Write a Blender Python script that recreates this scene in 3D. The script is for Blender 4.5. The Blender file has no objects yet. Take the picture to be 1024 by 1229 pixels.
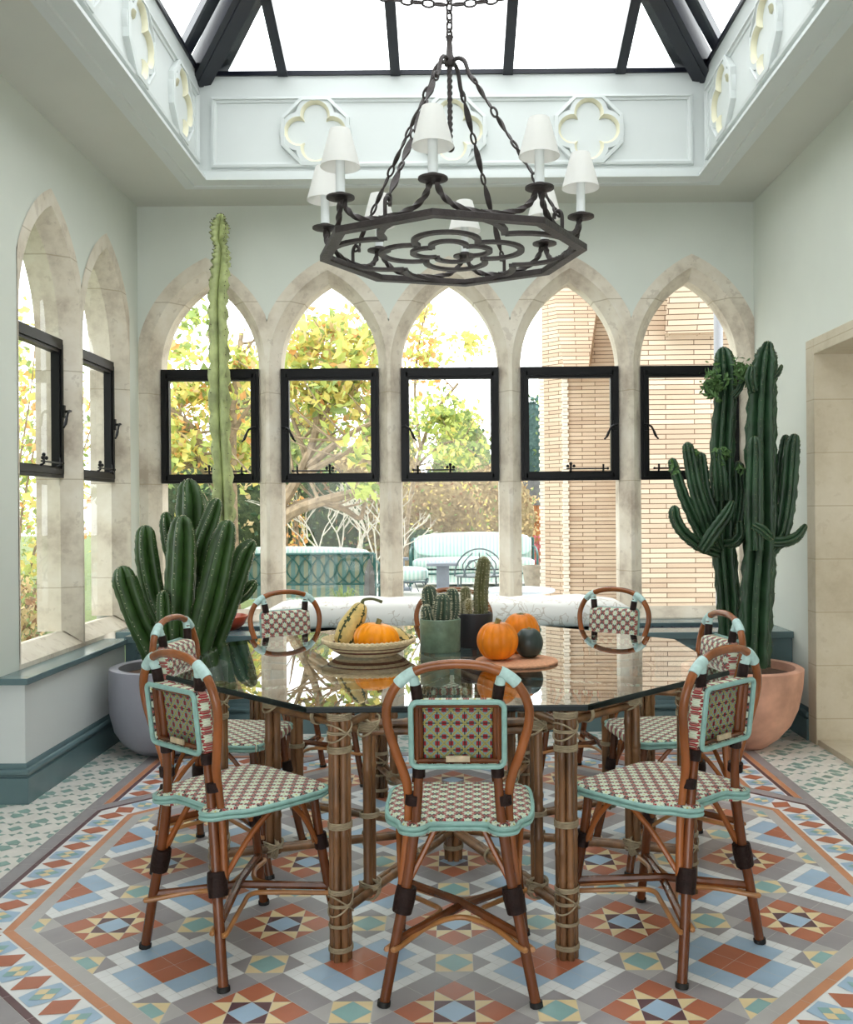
import bpy, bmesh, math, random
from math import sin, cos, pi, radians as R, sqrt, tan, atan2
from mathutils import Vector, Matrix

random.seed(7)
SC = bpy.context.scene
COL = SC.collection

# ------------------------------------------------------------------ camera numbers
F, HC, CX, CY, TH = 1156.0, 1.33, 541.0, 613.0, 0.008
def W(px, py, y):
    """world point seen at photo position (px,py) when it stands y metres into the room"""
    dx, dy = px - CX, py - CY
    u, v = dx - TH*dy, dy + TH*dx
    return Vector((u*y/F, y, HC - v*y/F))

# ------------------------------------------------------------------ materials
def lin(c):
    return tuple((x/12.92 if x <= .04045 else ((x+.055)/1.055)**2.4) for x in (c[0]/255, c[1]/255, c[2]/255))
class NT:
    def __init__(self, m):
        self.nt = m.node_tree; self.n = self.nt.nodes; self.l = self.nt.links
    def add(self, t, **k):
        n = self.n.new(t)
        for a, b in k.items(): setattr(n, a, b)
        return n
    def con(self, a, b): self.l.new(a, b)
    def setin(self, n, i, v):
        if hasattr(v, 'is_linked') or isinstance(v, bpy.types.NodeSocket): self.l.new(v, n.inputs[i])
        else: n.inputs[i].default_value = v
    def m(self, op, a, b=None, c=None):
        n = self.n.new('ShaderNodeMath'); n.operation = op
        self.setin(n, 0, a)
        if b is not None: self.setin(n, 1, b)
        if c is not None: self.setin(n, 2, c)
        return n.outputs[0]
    def mix(self, f, a, b):
        n = self.n.new('ShaderNodeMix'); n.data_type = 'RGBA'
        self.setin(n, 0, f)
        for i, v in ((6, a), (7, b)):
            if isinstance(v, bpy.types.NodeSocket): self.l.new(v, n.inputs[i])
            else: n.inputs[i].default_value = (*v[:3], 1)
        return n.outputs[2]
    def noise(self, scale, detail=3, vec=None, rough=.55):
        n = self.n.new('ShaderNodeTexNoise'); n.inputs['Scale'].default_value = scale
        n.inputs['Detail'].default_value = detail; n.inputs['Roughness'].default_value = rough
        if vec is not None: self.l.new(vec, n.inputs['Vector'])
        return n.outputs['Fac']
    def ramp(self, fac, stops):
        n = self.n.new('ShaderNodeValToRGB'); e = n.color_ramp.elements
        e[0].position, e[0].color = stops[0][0], (*stops[0][1], 1)
        e[1].position, e[1].color = stops[-1][0], (*stops[-1][1], 1)
        for p, c in stops[1:-1]:
            k = e.new(p); k.color = (*c, 1)
        self.l.new(fac, n.inputs[0]); return n.outputs[0]
    def coord(self, which='Object'):
        return self.n.new('ShaderNodeTexCoord').outputs[which]
    def xyz(self, v):
        n = self.n.new('ShaderNodeSeparateXYZ'); self.l.new(v, n.inputs[0]); return n.outputs
def newmat(name):
    m = bpy.data.materials.new(name); m.use_nodes = True
    t = NT(m); b = t.n['Principled BSDF']
    return m, t, b
def mat(name, col, rough=.5, metal=0, var=.12, scale=8, bump=0, bscale=60, spec=None, stretch=None):
    m, t, b = newmat(name)
    c = lin(col)
    co = t.coord()
    if stretch:
        mp = t.add('ShaderNodeMapping'); mp.inputs['Scale'].default_value = stretch
        t.con(co, mp.inputs[0]); co = mp.outputs[0]
    if var:
        f = t.noise(scale, 4, co)
        d = tuple(max(0, x*(1-var*1.6)) for x in c); h = tuple(min(1, x*(1+var)) for x in c)
        t.con(t.ramp(f, [(.3, d), (.7, h)]), b.inputs['Base Color'])
    else: b.inputs['Base Color'].default_value = (*c, 1)
    b.inputs['Roughness'].default_value = rough; b.inputs['Metallic'].default_value = metal
    if spec is not None: b.inputs['Specular IOR Level'].default_value = spec
    if bump:
        bn = t.add('ShaderNodeBump'); bn.inputs['Strength'].default_value = bump; bn.inputs['Distance'].default_value = .01
        t.con(t.noise(bscale, 4, co), bn.inputs['Height']); t.con(bn.outputs[0], b.inputs['Normal'])
    return m
def glassmat(name, tint=(1, 1, 1), refl=1.0, ior=1.5):
    m, t, b = newmat(name); t.n.remove(b)
    out = t.n['Material Output']
    tr = t.add('ShaderNodeBsdfTransparent'); tr.inputs[0].default_value = (*tint, 1)
    gl = t.add('ShaderNodeBsdfGlossy'); gl.inputs['Roughness'].default_value = 0.0
    fr = t.add('ShaderNodeFresnel'); fr.inputs[0].default_value = ior
    ge = t.add('ShaderNodeNewGeometry')
    fac = t.m('MINIMUM', t.m('MULTIPLY', t.m('MULTIPLY', fr.outputs[0], t.m('SUBTRACT', 1.0, ge.outputs['Backfacing'])), refl), 1.0)
    mx = t.add('ShaderNodeMixShader'); t.con(fac, mx.inputs[0]); t.con(tr.outputs[0], mx.inputs[1]); t.con(gl.outputs[0], mx.inputs[2])
    t.con(mx.outputs[0], out.inputs[0])
    return m
def clearmat(name, tint):
    m, t, b = newmat(name); t.n.remove(b)
    tr = t.add('ShaderNodeBsdfTransparent'); tr.inputs[0].default_value = (*tint, 1)
    t.con(tr.outputs[0], t.n['Material Output'].inputs[0]); return m
def leafmat(name, col, trans=.35):
    m, t, b = newmat(name); out = t.n['Material Output']
    c = lin(col)
    f = t.noise(3.5, 2, t.coord())
    cc = t.ramp(f, [(.3, tuple(x*.8 for x in c)), (.7, tuple(min(1, x*1.2) for x in c))])
    t.con(cc, b.inputs['Base Color']); b.inputs['Roughness'].default_value = .6
    tl = t.add('ShaderNodeBsdfTranslucent'); t.con(cc, tl.inputs[0])
    mx = t.add('ShaderNodeMixShader'); mx.inputs[0].default_value = trans
    t.con(b.outputs[0], mx.inputs[1]); t.con(tl.outputs[0], mx.inputs[2]); t.con(mx.outputs[0], out.inputs[0])
    return m

M = {}
M['wall'] = mat('sage_wall_paint', (208, 212, 203), .75, var=.02, scale=2)
M['ceil'] = mat('ceiling_paint', (196, 197, 188), .8, var=.02, scale=2)
M['curb'] = mat('pale_blue_white_paint', (202, 207, 205), .55, var=.015, scale=3)
M['cream'] = mat('cream_gilt_edge_paint', (218, 214, 186), .5, var=.02)
M['teal'] = mat('teal_grey_gloss_paint', (92, 115, 119), .22, var=.04, scale=4)
M['dadowall'] = mat('dado_paint', (205, 209, 208), .65, var=.02, scale=2)
M['black'] = mat('black_steel', (8, 8, 10), .4, var=.1, spec=.25)
M['navy'] = mat('navy_rooflight_steel', (16, 19, 32), .3, var=.1)
M['iron'] = mat('wrought_iron', (60, 53, 52), .5, .35, var=.2, scale=30, bump=.25, bscale=90)
M['candle'] = mat('white_candle_tube', (232, 236, 236), .5, var=0)
M['glass'] = glassmat('window_glass', (.98, .99, .985), .7)
M['glass_in'] = clearmat('window_glass_body', (.99, 1, .995))
M['tglass'] = glassmat('table_glass', (.93, .97, .955), 1.6, 1.52)
M['tglass_in'] = clearmat('table_glass_body', (.97, .99, .98))
M['cane'] = mat('honey_rattan', (144, 82, 40), .26, var=.3, scale=9, stretch=(1, 1, .35), bump=.12, bscale=40)
M['cane_dark'] = mat('brown_rattan', (108, 58, 28), .26, var=.35, scale=10, stretch=(1, 1, .35), bump=.12, bscale=40)
M['cane_light'] = mat('pale_rattan', (176, 120, 68), .35, var=.2, scale=12)
M['tcane'] = mat('weathered_cane', (122, 84, 52), .36, var=.42, scale=14, stretch=(1, 1, .3), bump=.15, bscale=40)
M['lash'] = mat('rawhide_lashing', (156, 140, 114), .6, var=.2, scale=40)
M['wrapbrown'] = mat('dark_brown_binding', (38, 22, 18), .55, var=.25, scale=60, bump=.4, bscale=120, spec=.2)
M['mint'] = mat('mint_cord', (138, 176, 168), .45, var=.1, scale=40)
M['mintwrap'] = mat('pale_mint_binding', (178, 206, 202), .5, var=.1, scale=60)
M['gold'] = mat('brass_plate', (196, 156, 78), .35, .7, var=.1)
M['paperplate'] = mat('pale_maker_plate', (190, 170, 140), .5, var=.15, scale=60)
M['rubber'] = mat('black_foot', (24, 22, 20), .6, var=0)
M['greypot'] = mat('lilac_grey_stoneware', (142, 142, 152), .5, var=.06, scale=5)
M['terra'] = mat('pink_terracotta', (210, 158, 134), .75, var=.2, scale=5, bump=.1, bscale=30)
M['redpot'] = mat('red_glazed_bowl', (188, 78, 52), .3, var=.06)
M['soil'] = mat('potting_soil', (92, 66, 48), .95, var=.3, scale=50, bump=.5, bscale=70)
M['cactus'] = mat('deep_green_cactus', (46, 74, 30), .42, var=.25, scale=12)
M['cactus2'] = mat('dark_green_cactus', (38, 68, 42), .42, var=.3, scale=10)
M['varieg'] = mat('pale_variegated_cactus', (166, 176, 120), .5, var=.3, scale=9)
M['areole'] = mat('pale_spines', (214, 206, 176), .7, var=.1)
M['darkareole'] = mat('dark_spines', (60, 46, 36), .7, var=.1)
M['cleaf'] = leafmat('small_cactus_leaves', (84, 118, 64), .2)
M['dullareole'] = mat('dull_spines', (120, 124, 88), .8, var=.1)
M['cushion'] = None
M['cork'] = mat('terracotta_cork', (206, 148, 112), .8, var=.15, scale=80, bump=.2, bscale=150)
M['pumpkin'] = mat('orange_pumpkin_skin', (246, 148, 4), .38, var=.12, scale=14, spec=.3)
M['pumpkin2'] = mat('amber_pumpkin_skin', (236, 132, 22), .38, var=.2, scale=10, spec=.3)
M['stem'] = mat('dry_stem', (126, 116, 66), .7, var=.25, scale=40)
M['squash'] = mat('dark_green_squash_skin', (44, 56, 52), .38, var=.2, scale=16)
M['gourdc'] = mat('cream_gourd_skin', (212, 184, 112), .5, var=.18, scale=30)
M['gourdg'] = mat('dark_green_gourd_stripe', (60, 70, 40), .5, var=.2, scale=30)
M['gstem'] = mat('green_gourd_stem', (88, 92, 54), .6, var=.2, scale=40)
M['greenpot'] = mat('sage_glazed_pot', (112, 134, 112), .4, var=.18, scale=22, bump=.3, bscale=60)
M['blackpot'] = mat('matt_black_pot', (36, 34, 38), .55, var=.08)
M['minic'] = mat('grey_green_cactus', (62, 80, 62), .55, var=.2, scale=30)
M['minic2'] = mat('olive_cactus', (104, 104, 66), .55, var=.2, scale=30)
M['straw'] = mat('woven_straw', (216, 196, 156), .7, var=.15, scale=60)
M['strawd'] = mat('woven_straw_dark', (110, 64, 44), .7, var=.2, scale=60)
M['navystrip'] = mat('dark_navy_strip', (26, 34, 52), .8, var=0)
M['bark'] = mat('grey_brown_bark', (146, 128, 104), .85, var=.3, scale=12, bump=.3, bscale=30)
M['twig'] = mat('silver_twigs', (196, 190, 176), .85, var=.2, scale=12)
M['l_yel'] = leafmat('yellow_autumn_leaf', (216, 202, 116), .45)
M['l_lime'] = leafmat('lime_leaf', (186, 198, 112), .45)
M['l_grn'] = leafmat('green_leaf', (132, 152, 88))
M['l_dk'] = leafmat('dark_green_leaf', (56, 84, 54), .2)
M['l_org'] = leafmat('orange_leaf', (212, 158, 96))
M['l_tan'] = leafmat('tan_leaf', (200, 176, 130))
M['l_brn'] = leafmat('brown_leaf', (140, 104, 74))
M['l_teal'] = leafmat('blue_green_needles', (82, 118, 112), .2)
M['l_pink'] = leafmat('pink_shrub_leaf', (186, 96, 110))
M['patio'] = mat('pale_stone_paving', (206, 204, 198), .85, var=.08, scale=2)
M['lawn'] = mat('green_lawn', (98, 112, 58), .95, var=.3, scale=20)
M['greeniron'] = mat('teal_green_painted_iron', (30, 84, 80), .4, var=.1)
M['greyiron'] = mat('grey_painted_iron', (82, 96, 102), .45, var=.1)
M['greystone'] = mat('grey_slab_table', (120, 128, 140), .6, var=.1)
M['zinc'] = mat('pale_zinc_top', (196, 206, 216), .4, var=.06)
M['fence'] = mat('orange_brown_fence_board', (166, 104, 58), .8, var=.25, scale=8, stretch=(3, 3, .4))
M['fencedark'] = mat('grey_weathered_board', (98, 98, 98), .8, var=.2, scale=8)
M['planter'] = mat('weathered_planter', (150, 142, 128), .85, var=.2, scale=10)
M['render'] = mat('pale_stone_dressing', (232, 224, 210), .8, var=.06, scale=6)
M['pipe'] = mat('grey_downpipe', (150, 152, 158), .4, var=.05)

def mottled(name, cols, scale=7):
    m, t, b = newmat(name); co = t.coord()
    f = t.noise(scale, 8, co, .75)
    t.con(t.ramp(f, [(.25+.5*i/(len(cols)-1), lin(c)) for i, c in enumerate(cols)]), b.inputs['Base Color']); b.inputs['Roughness'].default_value = .95
    bn = t.add('ShaderNodeBump'); bn.inputs['Strength'].default_value = 1; bn.inputs['Distance'].default_value = .15
    t.con(t.noise(scale*1.6, 6, co, .7), bn.inputs['Height']); t.con(bn.outputs[0], b.inputs['Normal']); return m
M['h_dk'] = mottled('dark_hedge_mass', [(26, 36, 24), (50, 66, 40), (84, 98, 62), (60, 72, 44)], 9)
M['h_grn'] = mottled('green_hedge_mass', [(60, 74, 44), (110, 124, 74), (160, 168, 110), (120, 128, 84)], 6)
M['h_tan'] = mottled('tan_hedge_mass', [(84, 70, 50), (136, 116, 82), (180, 160, 118), (140, 134, 90)], 9)
M['h_teal'] = mottled('conifer_mass', [(36, 58, 58), (66, 94, 90), (110, 136, 126)], 9)
# stone with blotches
def stone(name, a, b_, c, blocks=None):
    m, t, b = newmat(name); co = t.coord()
    f1 = t.noise(3.2, 6, co, .65); f2 = t.noise(14, 5, co, .6)
    c1 = t.ramp(f1, [(.32, lin(c)), (.5, lin(a)), (.72, lin(b_))])
    c2 = t.mix(t.m('MULTIPLY', t.m('GREATER_THAN', f2, .62), .35), c1, lin(c))
    if blocks:
        o = t.xyz(co)
        fr = t.m('FRACT', t.m('DIVIDE', o[2], blocks))
        ln = t.m('LESS_THAN', t.m('ABSOLUTE', t.m('SUBTRACT', fr, .5)), .009/blocks*.35)
        c2 = t.mix(t.m('MULTIPLY', ln, .6), c2, lin((160, 145, 120)))
    t.con(c2, b.inputs['Base Color']); b.inputs['Roughness'].default_value = .85
    bn = t.add('ShaderNodeBump'); bn.inputs['Strength'].default_value = .25; bn.inputs['Distance'].default_value = .01
    t.con(f2, bn.inputs['Height']); t.con(bn.outputs[0], b.inputs['Normal'])
    return m
M['stone'] = stone('weathered_window_stone', (212, 202, 185), (226, 219, 206), (172, 158, 142), .61)
M['limestone'] = stone('limestone_blocks', (192, 181, 158), (202, 192, 172), (178, 165, 142), .298)

# plain tile colours
TC = dict(rust=(176, 104, 76), maroon=(98, 68, 72), cream=(226, 204, 158), blue=(160, 184, 206), teal=(138, 174, 172),
          grey=(150, 144, 146), lgrey=(178, 174, 172), white=(226, 226, 226), orange=(196, 134, 98), seaf=(140, 168, 160),
          off=(224, 219, 212), grout=(196, 192, 188))
for k, c in TC.items():
    M['t_'+k] = mat('floor_tile_'+k, c, .34, var=.05, scale=9)

# ------------------------------------------------------------------ mesh builder
def cr(pts, n=6, closed=False):
    """Catmull-Rom resample"""
    P = [Vector(p) for p in pts]; out = []
    N = len(P); segs = N if closed else N-1
    for i in range(segs):
        if closed: a, b, c, d = P[i-1], P[i], P[(i+1) % N], P[(i+2) % N]
        else: a, b, c, d = P[max(i-1, 0)], P[i], P[i+1], P[min(i+2, N-1)]
        for k in range(n):
            t = k/n
            out.append(.5*((2*b)+(c-a)*t+(2*a-5*b+4*c-d)*t*t+(3*b-a-3*c+d)*t**3))
    if not closed: out.append(P[-1])
    return out
def interp(vals, n):
    out = []
    for k in range(n):
        t = k/(n-1)*(len(vals)-1); i = min(int(t), len(vals)-2); f = t-i
        out.append(vals[i]*(1-f)+vals[i+1]*f)
    return out

class MB:
    def __init__(s): s.v = []; s.f = []; s.mi = []; s.uv = {}
    def add(s, vs, fs, mi=0):
        o = len(s.v); s.v += [Vector(x) for x in vs]
        for f in fs:
            s.f.append(tuple(i+o for i in f)); s.mi.append(mi)
        return s
    def box(s, a, b, mi=0):
        (x0, y0, z0), (x1, y1, z1) = a, b
        return s.add([(x0, y0, z0), (x1, y0, z0), (x1, y1, z0), (x0, y1, z0), (x0, y0, z1), (x1, y0, z1), (x1, y1, z1), (x0, y1, z1)],
                     [(0, 3, 2, 1), (4, 5, 6, 7), (0, 1, 5, 4), (1, 2, 6, 5), (2, 3, 7, 6), (3, 0, 4, 7)], mi)
    def loft(s, loops, closed=True, cap0=True, cap1=True, mi=0, mi0=None, mi1=None):
        n = len(loops[0]); o = len(s.v)
        for L in loops: s.v += [Vector(p) for p in L]
        for i in range(len(loops)-1):
            for k in range(n if closed else n-1):
                k2 = (k+1) % n
                s.f.append((o+i*n+k, o+i*n+k2, o+(i+1)*n+k2, o+(i+1)*n+k)); s.mi.append(mi)
        if cap0: s.f.append(tuple(o+k for k in reversed(range(n)))); s.mi.append(mi if mi0 is None else mi0)
        if cap1: s.f.append(tuple(o+(len(loops)-1)*n+k for k in range(n))); s.mi.append(mi if mi1 is None else mi1)
        return s
    def tube(s, path, r, n=8, closed=False, mi=0, sec=None, twist=0, mifun=None):
        P = [Vector(p) for p in path]; N = len(P)
        rs = r if isinstance(r, (list, tuple)) else [r]*N
        if len(rs) != N: rs = interp(list(rs), N)
        tang = []
        for i in range(N):
            if closed: d = P[(i+1) % N]-P[i-1]
            else: d = P[min(i+1, N-1)]-P[max(i-1, 0)]
            tang.append(d.normalized() if d.length > 1e-9 else Vector((0, 0, 1)))
        t0 = tang[0]; up = Vector((0, 0, 1)) if abs(t0.z) < .9 else Vector((0, 1, 0))
        nx = (up - t0*up.dot(t0)).normalized(); loops = []
        for i in range(N):
            t = tang[i]; nx = (nx - t*nx.dot(t))
            nx = nx.normalized() if nx.length > 1e-6 else t.orthogonal().normalized()
            ny = t.cross(nx); L = []
            for k in range(n):
                a = 2*pi*k/n + twist*i
                sx, sy = (sec[k] if sec else (cos(2*pi*k/n), sin(2*pi*k/n)))
                if twist and sec:
                    sx, sy = sx*cos(twist*i)-sy*sin(twist*i), sx*sin(twist*i)+sy*cos(twist*i)
                L.append(P[i]+(nx*sx+ny*sy)*rs[i])
            loops.append(L)
        if closed:
            loops.append(loops[0]); s.loft(loops, True, False, False, mi)
        else: s.loft(loops, True, True, True, mi)
        return s
    def lathe(s, prof, n=24, c=(0, 0, 0), mi=0, caps=False, rib=None):
        c = Vector(c); loops = []
        for r, z in prof:
            L = []
            for k in range(n):
                a = 2*pi*k/n; rr = r*(rib(a) if rib else 1)
                L.append(c+Vector((rr*cos(a), rr*sin(a), z)))
            loops.append(L)
        return s.loft(loops, True, caps, caps, mi)
    def torus(s, c, Rr, r, n=14, m=6, axis='Z', mi=0):
        c = Vector(c); P = []
        for k in range(n):
            a = 2*pi*k/n
            P.append(c + (Vector((Rr*cos(a), Rr*sin(a), 0)) if axis == 'Z' else Vector((Rr*cos(a), 0, Rr*sin(a))) if axis == 'Y' else Vector((0, Rr*cos(a), Rr*sin(a)))))
        return s.tube(P, r, m, True, mi)
    def ball(s, c, r, n=10, m=6, sc=(1, 1, 1), mi=0):
        c = Vector(c); loops = []
        for i in range(m+1):
            t = -pi/2+pi*i/m; rr = max(cos(t), .02)
            loops.append([c+Vector((r*rr*cos(2*pi*k/n)*sc[0], r*rr*sin(2*pi*k/n)*sc[1], r*sin(t)*sc[2])) for k in range(n)])
        return s.loft(loops, True, True, True, mi)
    def prism(s, poly, a, b, f, mi=0):
        """poly 2-D extruded between a and b; f(p, q, d) -> 3-D"""
        return s.loft([[f(p, q, a) for p, q in poly], [f(p, q, b) for p, q in poly]], True, True, True, mi)
    def build(s, name, mats, parent=None, smooth=40, kind=None, recalc=True, bevel=0):
        me = bpy.data.meshes.new(name); me.from_pydata([tuple(v) for v in s.v], [], s.f)
        if not isinstance(mats, (list, tuple)): mats = [mats]
        for m in mats: me.materials.append(m)
        me.polygons.foreach_set('material_index', s.mi)
        if recalc:
            bm = bmesh.new(); bm.from_mesh(me); bmesh.ops.recalc_face_normals(bm, faces=bm.faces); bm.to_mesh(me); bm.free()
        if smooth:
            me.polygons.foreach_set('use_smooth', [True]*len(me.polygons)); me.set_sharp_from_angle(angle=R(smooth))
        me.update()
        o = bpy.data.objects.new(name, me); COL.objects.link(o)
        if parent: o.parent = parent
        if bevel:
            b = o.modifiers.new('bevel', 'BEVEL'); b.width = bevel; b.segments = 2; b.limit_method = 'ANGLE'; b.angle_limit = R(40)
        if kind: o['kind'] = kind
        return o

def tag(o, label=None, cat=None, group=None, kind=None):
    if label: o['label'] = label
    if cat: o['category'] = cat
    if group: o['group'] = group
    if kind: o['kind'] = kind
    return o
def thing(name, loc, label, cat, group=None, rz=0):
    o = bpy.data.objects.new(name, None); COL.objects.link(o); o.location = loc; o.rotation_euler = (0, 0, rz)
    o.empty_display_size = .1
    return tag(o, label, cat, group)
def struct_empty(name, loc=(0, 0, 0)):
    o = bpy.data.objects.new(name, None); COL.objects.link(o); o.location = loc; o['kind'] = 'structure'; o.empty_display_size = .1
    return o
KIDS = {}
def copy_thing(src, loc, rz, label, group=None):
    c = src.copy(); COL.objects.link(c); c.location = loc; c.rotation_euler = (0, 0, rz); tag(c, label, None, group)
    for ch in list(src.children):
        d = ch.copy(); COL.objects.link(d); d.parent = c
        for g in list(ch.children):
            e = g.copy(); COL.objects.link(e); e.parent = d
    return c
def ident(p): return p
# ================================================================== THE ROOM
XL, XR, YB, ZC = -2.09, 2.05, 6.47, 3.39
ZS, LW, LR, SO = 2.305, .333, .666, .144      # springing, half width, arc radius, stone offset
SP = .8165

def arch_curve(o, zb, clipl, clipr, n=18):
    Rr = LR+o; a1 = math.acos(-LW/Rr)
    left = [(-(LW+o), zb), (-(LW+o), (zb+ZS)/2)]
    for k in range(n+1):
        a = pi+(a1-pi)*k/n
        left.append((LW+Rr*cos(a), ZS+Rr*sin(a)))
    right = [(-s_, z_) for s_, z_ in reversed(left[:-1])]
    def clip(p, c):
        s_, z_ = p
        if abs(s_) > c:
            z2 = ZS+(z_-ZS)*((c+LW)/(abs(s_)+LW)) if z_ > ZS else z_
            return (math.copysign(c, s_), z2)
        return p
    return [clip(p, clipl) for p in left] + [clip(p, clipr) for p in right]

def outer_z(x):
    q = (LR+SO)**2-(abs(x)+LW)**2
    return ZS+sqrt(q) if q > 0 else None

def plaster(name, fn, s0, s1, cents, half, z0, zt):
    ss = set([s0, s1])
    for c in cents:
        for k in range(-40, 41):
            s_ = c+half*k/40
            if s0 <= s_ <= s1: ss.add(round(s_, 5))
    ss = sorted(ss); cols = []
    def zb(s_):
        c = min(cents, key=lambda q: abs(s_-q))
        if abs(s_-c) <= half+1e-6:
            return outer_z(s_-c) or ZS
        return z0
    mb = MB(); prev = None
    lo, hi = min(c-half for c in cents), max(c+half for c in cents)
    seq = []
    for s_ in ss:
        if abs(s_-lo) < 1e-4 and lo > s0+1e-4: seq += [(s_, z0), (s_, zb(s_))]
        elif abs(s_-hi) < 1e-4 and hi < s1-1e-4: seq += [(s_, zb(s_)), (s_, z0)]
        else: seq.append((s_, zb(s_)))
    loops = [[fn(s_, .003, z-.012), fn(s_, .003, zt), fn(s_, .23, zt), fn(s_, .23, z-.012)] for s_, z in seq]
    mb.loft(loops, True, True, True)
    return mb.build(name, M['wall'], smooth=0, kind='structure')

def lancet(idx, fn, c, zb, clipl, clipr, handle, zface):
    mb = MB()
    prof = [(SO, 0), (.064, 0), (.014, .085), (0, .10), (0, .235), (SO, .235)]
    mb.loft([[fn(c+s_, d, z) for s_, z in arch_curve(o, zface if d < .05 else zb, clipl, clipr)] for o, d in prof], False, False, False)
    # sloping stone sill
    L, Rg = -min(clipl, SO+LW), min(clipr, SO+LW)
    mb.prism([(0, zface-.09), (0, zface), (.10, zb), (.235, zb-.03), (.235, zface-.09)], c+L, c+Rg, lambda d, z, s_: fn(s_, d, z))
    root = mb.build('window_%d' % idx, M['stone'], smooth=30, kind='structure')
    # casement
    z0, z1 = 1.53, 2.305
    fr = MB()
    def ring(o0, o1, d0, d1):
        out = [(-LW, z0), (LW, z0), (LW, z1), (-LW, z1)]; bx, bt, bb = .055, .078, .062
        inn = [(-LW+bx, z0+bb), (LW-bx, z0+bb), (LW-bx, z1-bt), (-LW+bx, z1-bt)]
        fr.loft([[fn(c+s_, d0, z) for s_, z in out], [fn(c+s_, d0, z) for s_, z in inn], [fn(c+s_, d1, z) for s_, z in inn],
                 [fn(c+s_, d1, z) for s_, z in out], [fn(c+s_, d0, z) for s_, z in out]], True, False, False)
    ring(0, 0, .078, .125)
    # step of the inner sash
    for a, b in (((-LW+.035, z0+.02), (LW-.035, z0+.05)), ((-LW+.035, z1-.06), (LW-.035, z1-.03)),
                 ((-LW+.02, z0+.02), (-LW+.045, z1-.03)), ((LW-.045, z0+.02), (LW-.02, z1-.03))):
        fr.prism([(a[0], a[1]), (b[0], a[1]), (b[0], b[1]), (a[0], b[1])], .068, .09, lambda s_, z, d: fn(c+s_, d, z))
    frame = fr.build('casement_frame', M['black'], root, smooth=0, kind='structure')
    h = MB(); sx = handle*(LW-.03); zh = 1.90
    h.prism([(sx-.012, zh-.035), (sx+.012, zh-.035), (sx+.012, zh+.035), (sx-.012, zh+.035)], .058, .07, lambda s_, z, d: fn(c+s_, d, z))
    h.tube([fn(c+sx, .066, zh), fn(c+sx, .035, zh)], .008, 8)
    h.tube([fn(c+sx+.02*handle, .034, zh+.004), fn(c+sx, .032, zh+.004), fn(c+sx-handle*.03, .03, zh-.012)]+
           cr([fn(c+sx-handle*.03, .03, zh-.012), fn(c+sx-handle*.045, .03, zh-.04), fn(c+sx-handle*.06, .032, zh-.075), fn(c+sx-handle*.078, .034, zh-.095)], 4), [.007]*8+[.009]*4+[.006]*4, 8)
    h.build('handle', M['black'], frame, kind='structure')
    st = MB(); zc_ = z0+.078
    st.tube([fn(c-handle*.03, .05, zc_), fn(c+handle*.25, .05, zc_)], .005, 6)
    for q in (.0, .22):
        st.tube([fn(c+handle*q, .068, zc_-.02), fn(c+handle*q, .05, zc_-.01), fn(c+handle*q, .05, zc_+.03)], .007, 8)
    st.ball(fn(c+0, .05, zc_+.035), .011, 8, 6); st.ball(fn(c+handle*.02, .045, zc_+.018), .011, 8, 6); st.ball(fn(c-handle*.022, .045, zc_+.018), .011, 8, 6)
    st.ball(fn(c+handle*.25, .05, zc_), .009, 8, 6)
    st.build('stay_bar', M['black'], frame, kind='structure')
    top = [p for p in arch_curve(-.001, z1, 9, 9) if p[1] >= z1-1e-6]
    panes = [top, [(-LW+.05, z0+.06), (LW-.05, z0+.06), (LW-.05, z1-.075), (-LW+.05, z1-.075)], [(-LW, zb-.002), (LW, zb-.002), (LW, z0+.004), (-LW, z0+.004)]]
    for p in panes:
        pm = MB(); pm.loft([[fn(c+s_, .100, z) for s_, z in p], [fn(c+s_, .106, z) for s_, z in p]], True, True, True, 1, 0, 1)
        pm.build('pane', [M['glass'], M['glass_in']], root, smooth=0, kind='structure')
    return root

fb = lambda s_, d, z: (s_, YB+d, z)
fl = lambda s_, d, z: (XL-d, s_, z)
cb = [-2*SP, -SP, 0, SP, 2*SP]
plaster('wall_back', fb, XL-.01, XR+.01, cb, SP/2+.06, .0, ZC)
for i, (c, hnd) in enumerate(zip(cb, (1, -1, -1, 1, -1))):
    lancet(i+1, fb, c, .67, (c-XL) if i == 0 else SP/2, (XR-c) if i == 4 else SP/2, hnd, .60)
cl = [5.07, 5.07+SP]
YR = 4.45                                                     # where the bay begins on the left
plaster('wall_left', fl, YR, YB+.01, cl, SP/2, .57, ZC)
for i, c in enumerate(cl):
    lancet(6+i, fl, c, .67, SP/2, SP/2, 1, .60)
rw = MB(); rw.box((-3.3, YR, 0), (XL+.0, YR+.02, ZC)); rw.box((-3.3, -1.6, 0), (-3.18, YR, ZC))
rw.build('wall_near_left', M['wall'], smooth=0, kind='structure')

nw = MB(); nw.box((-3.3, -1.75, 0), (-2.2, -1.6, ZC)); nw.box((1.1, -1.75, 0), (XR+.14, -1.6, ZC)); nw.box((-2.2, -1.75, 2.4), (1.1, -1.6, ZC)); nw.build('wall_near_unseen', M['wall'], smooth=0, kind='structure')  # unseen wall, added; its opening is sized to let sky light fill the room
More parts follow.
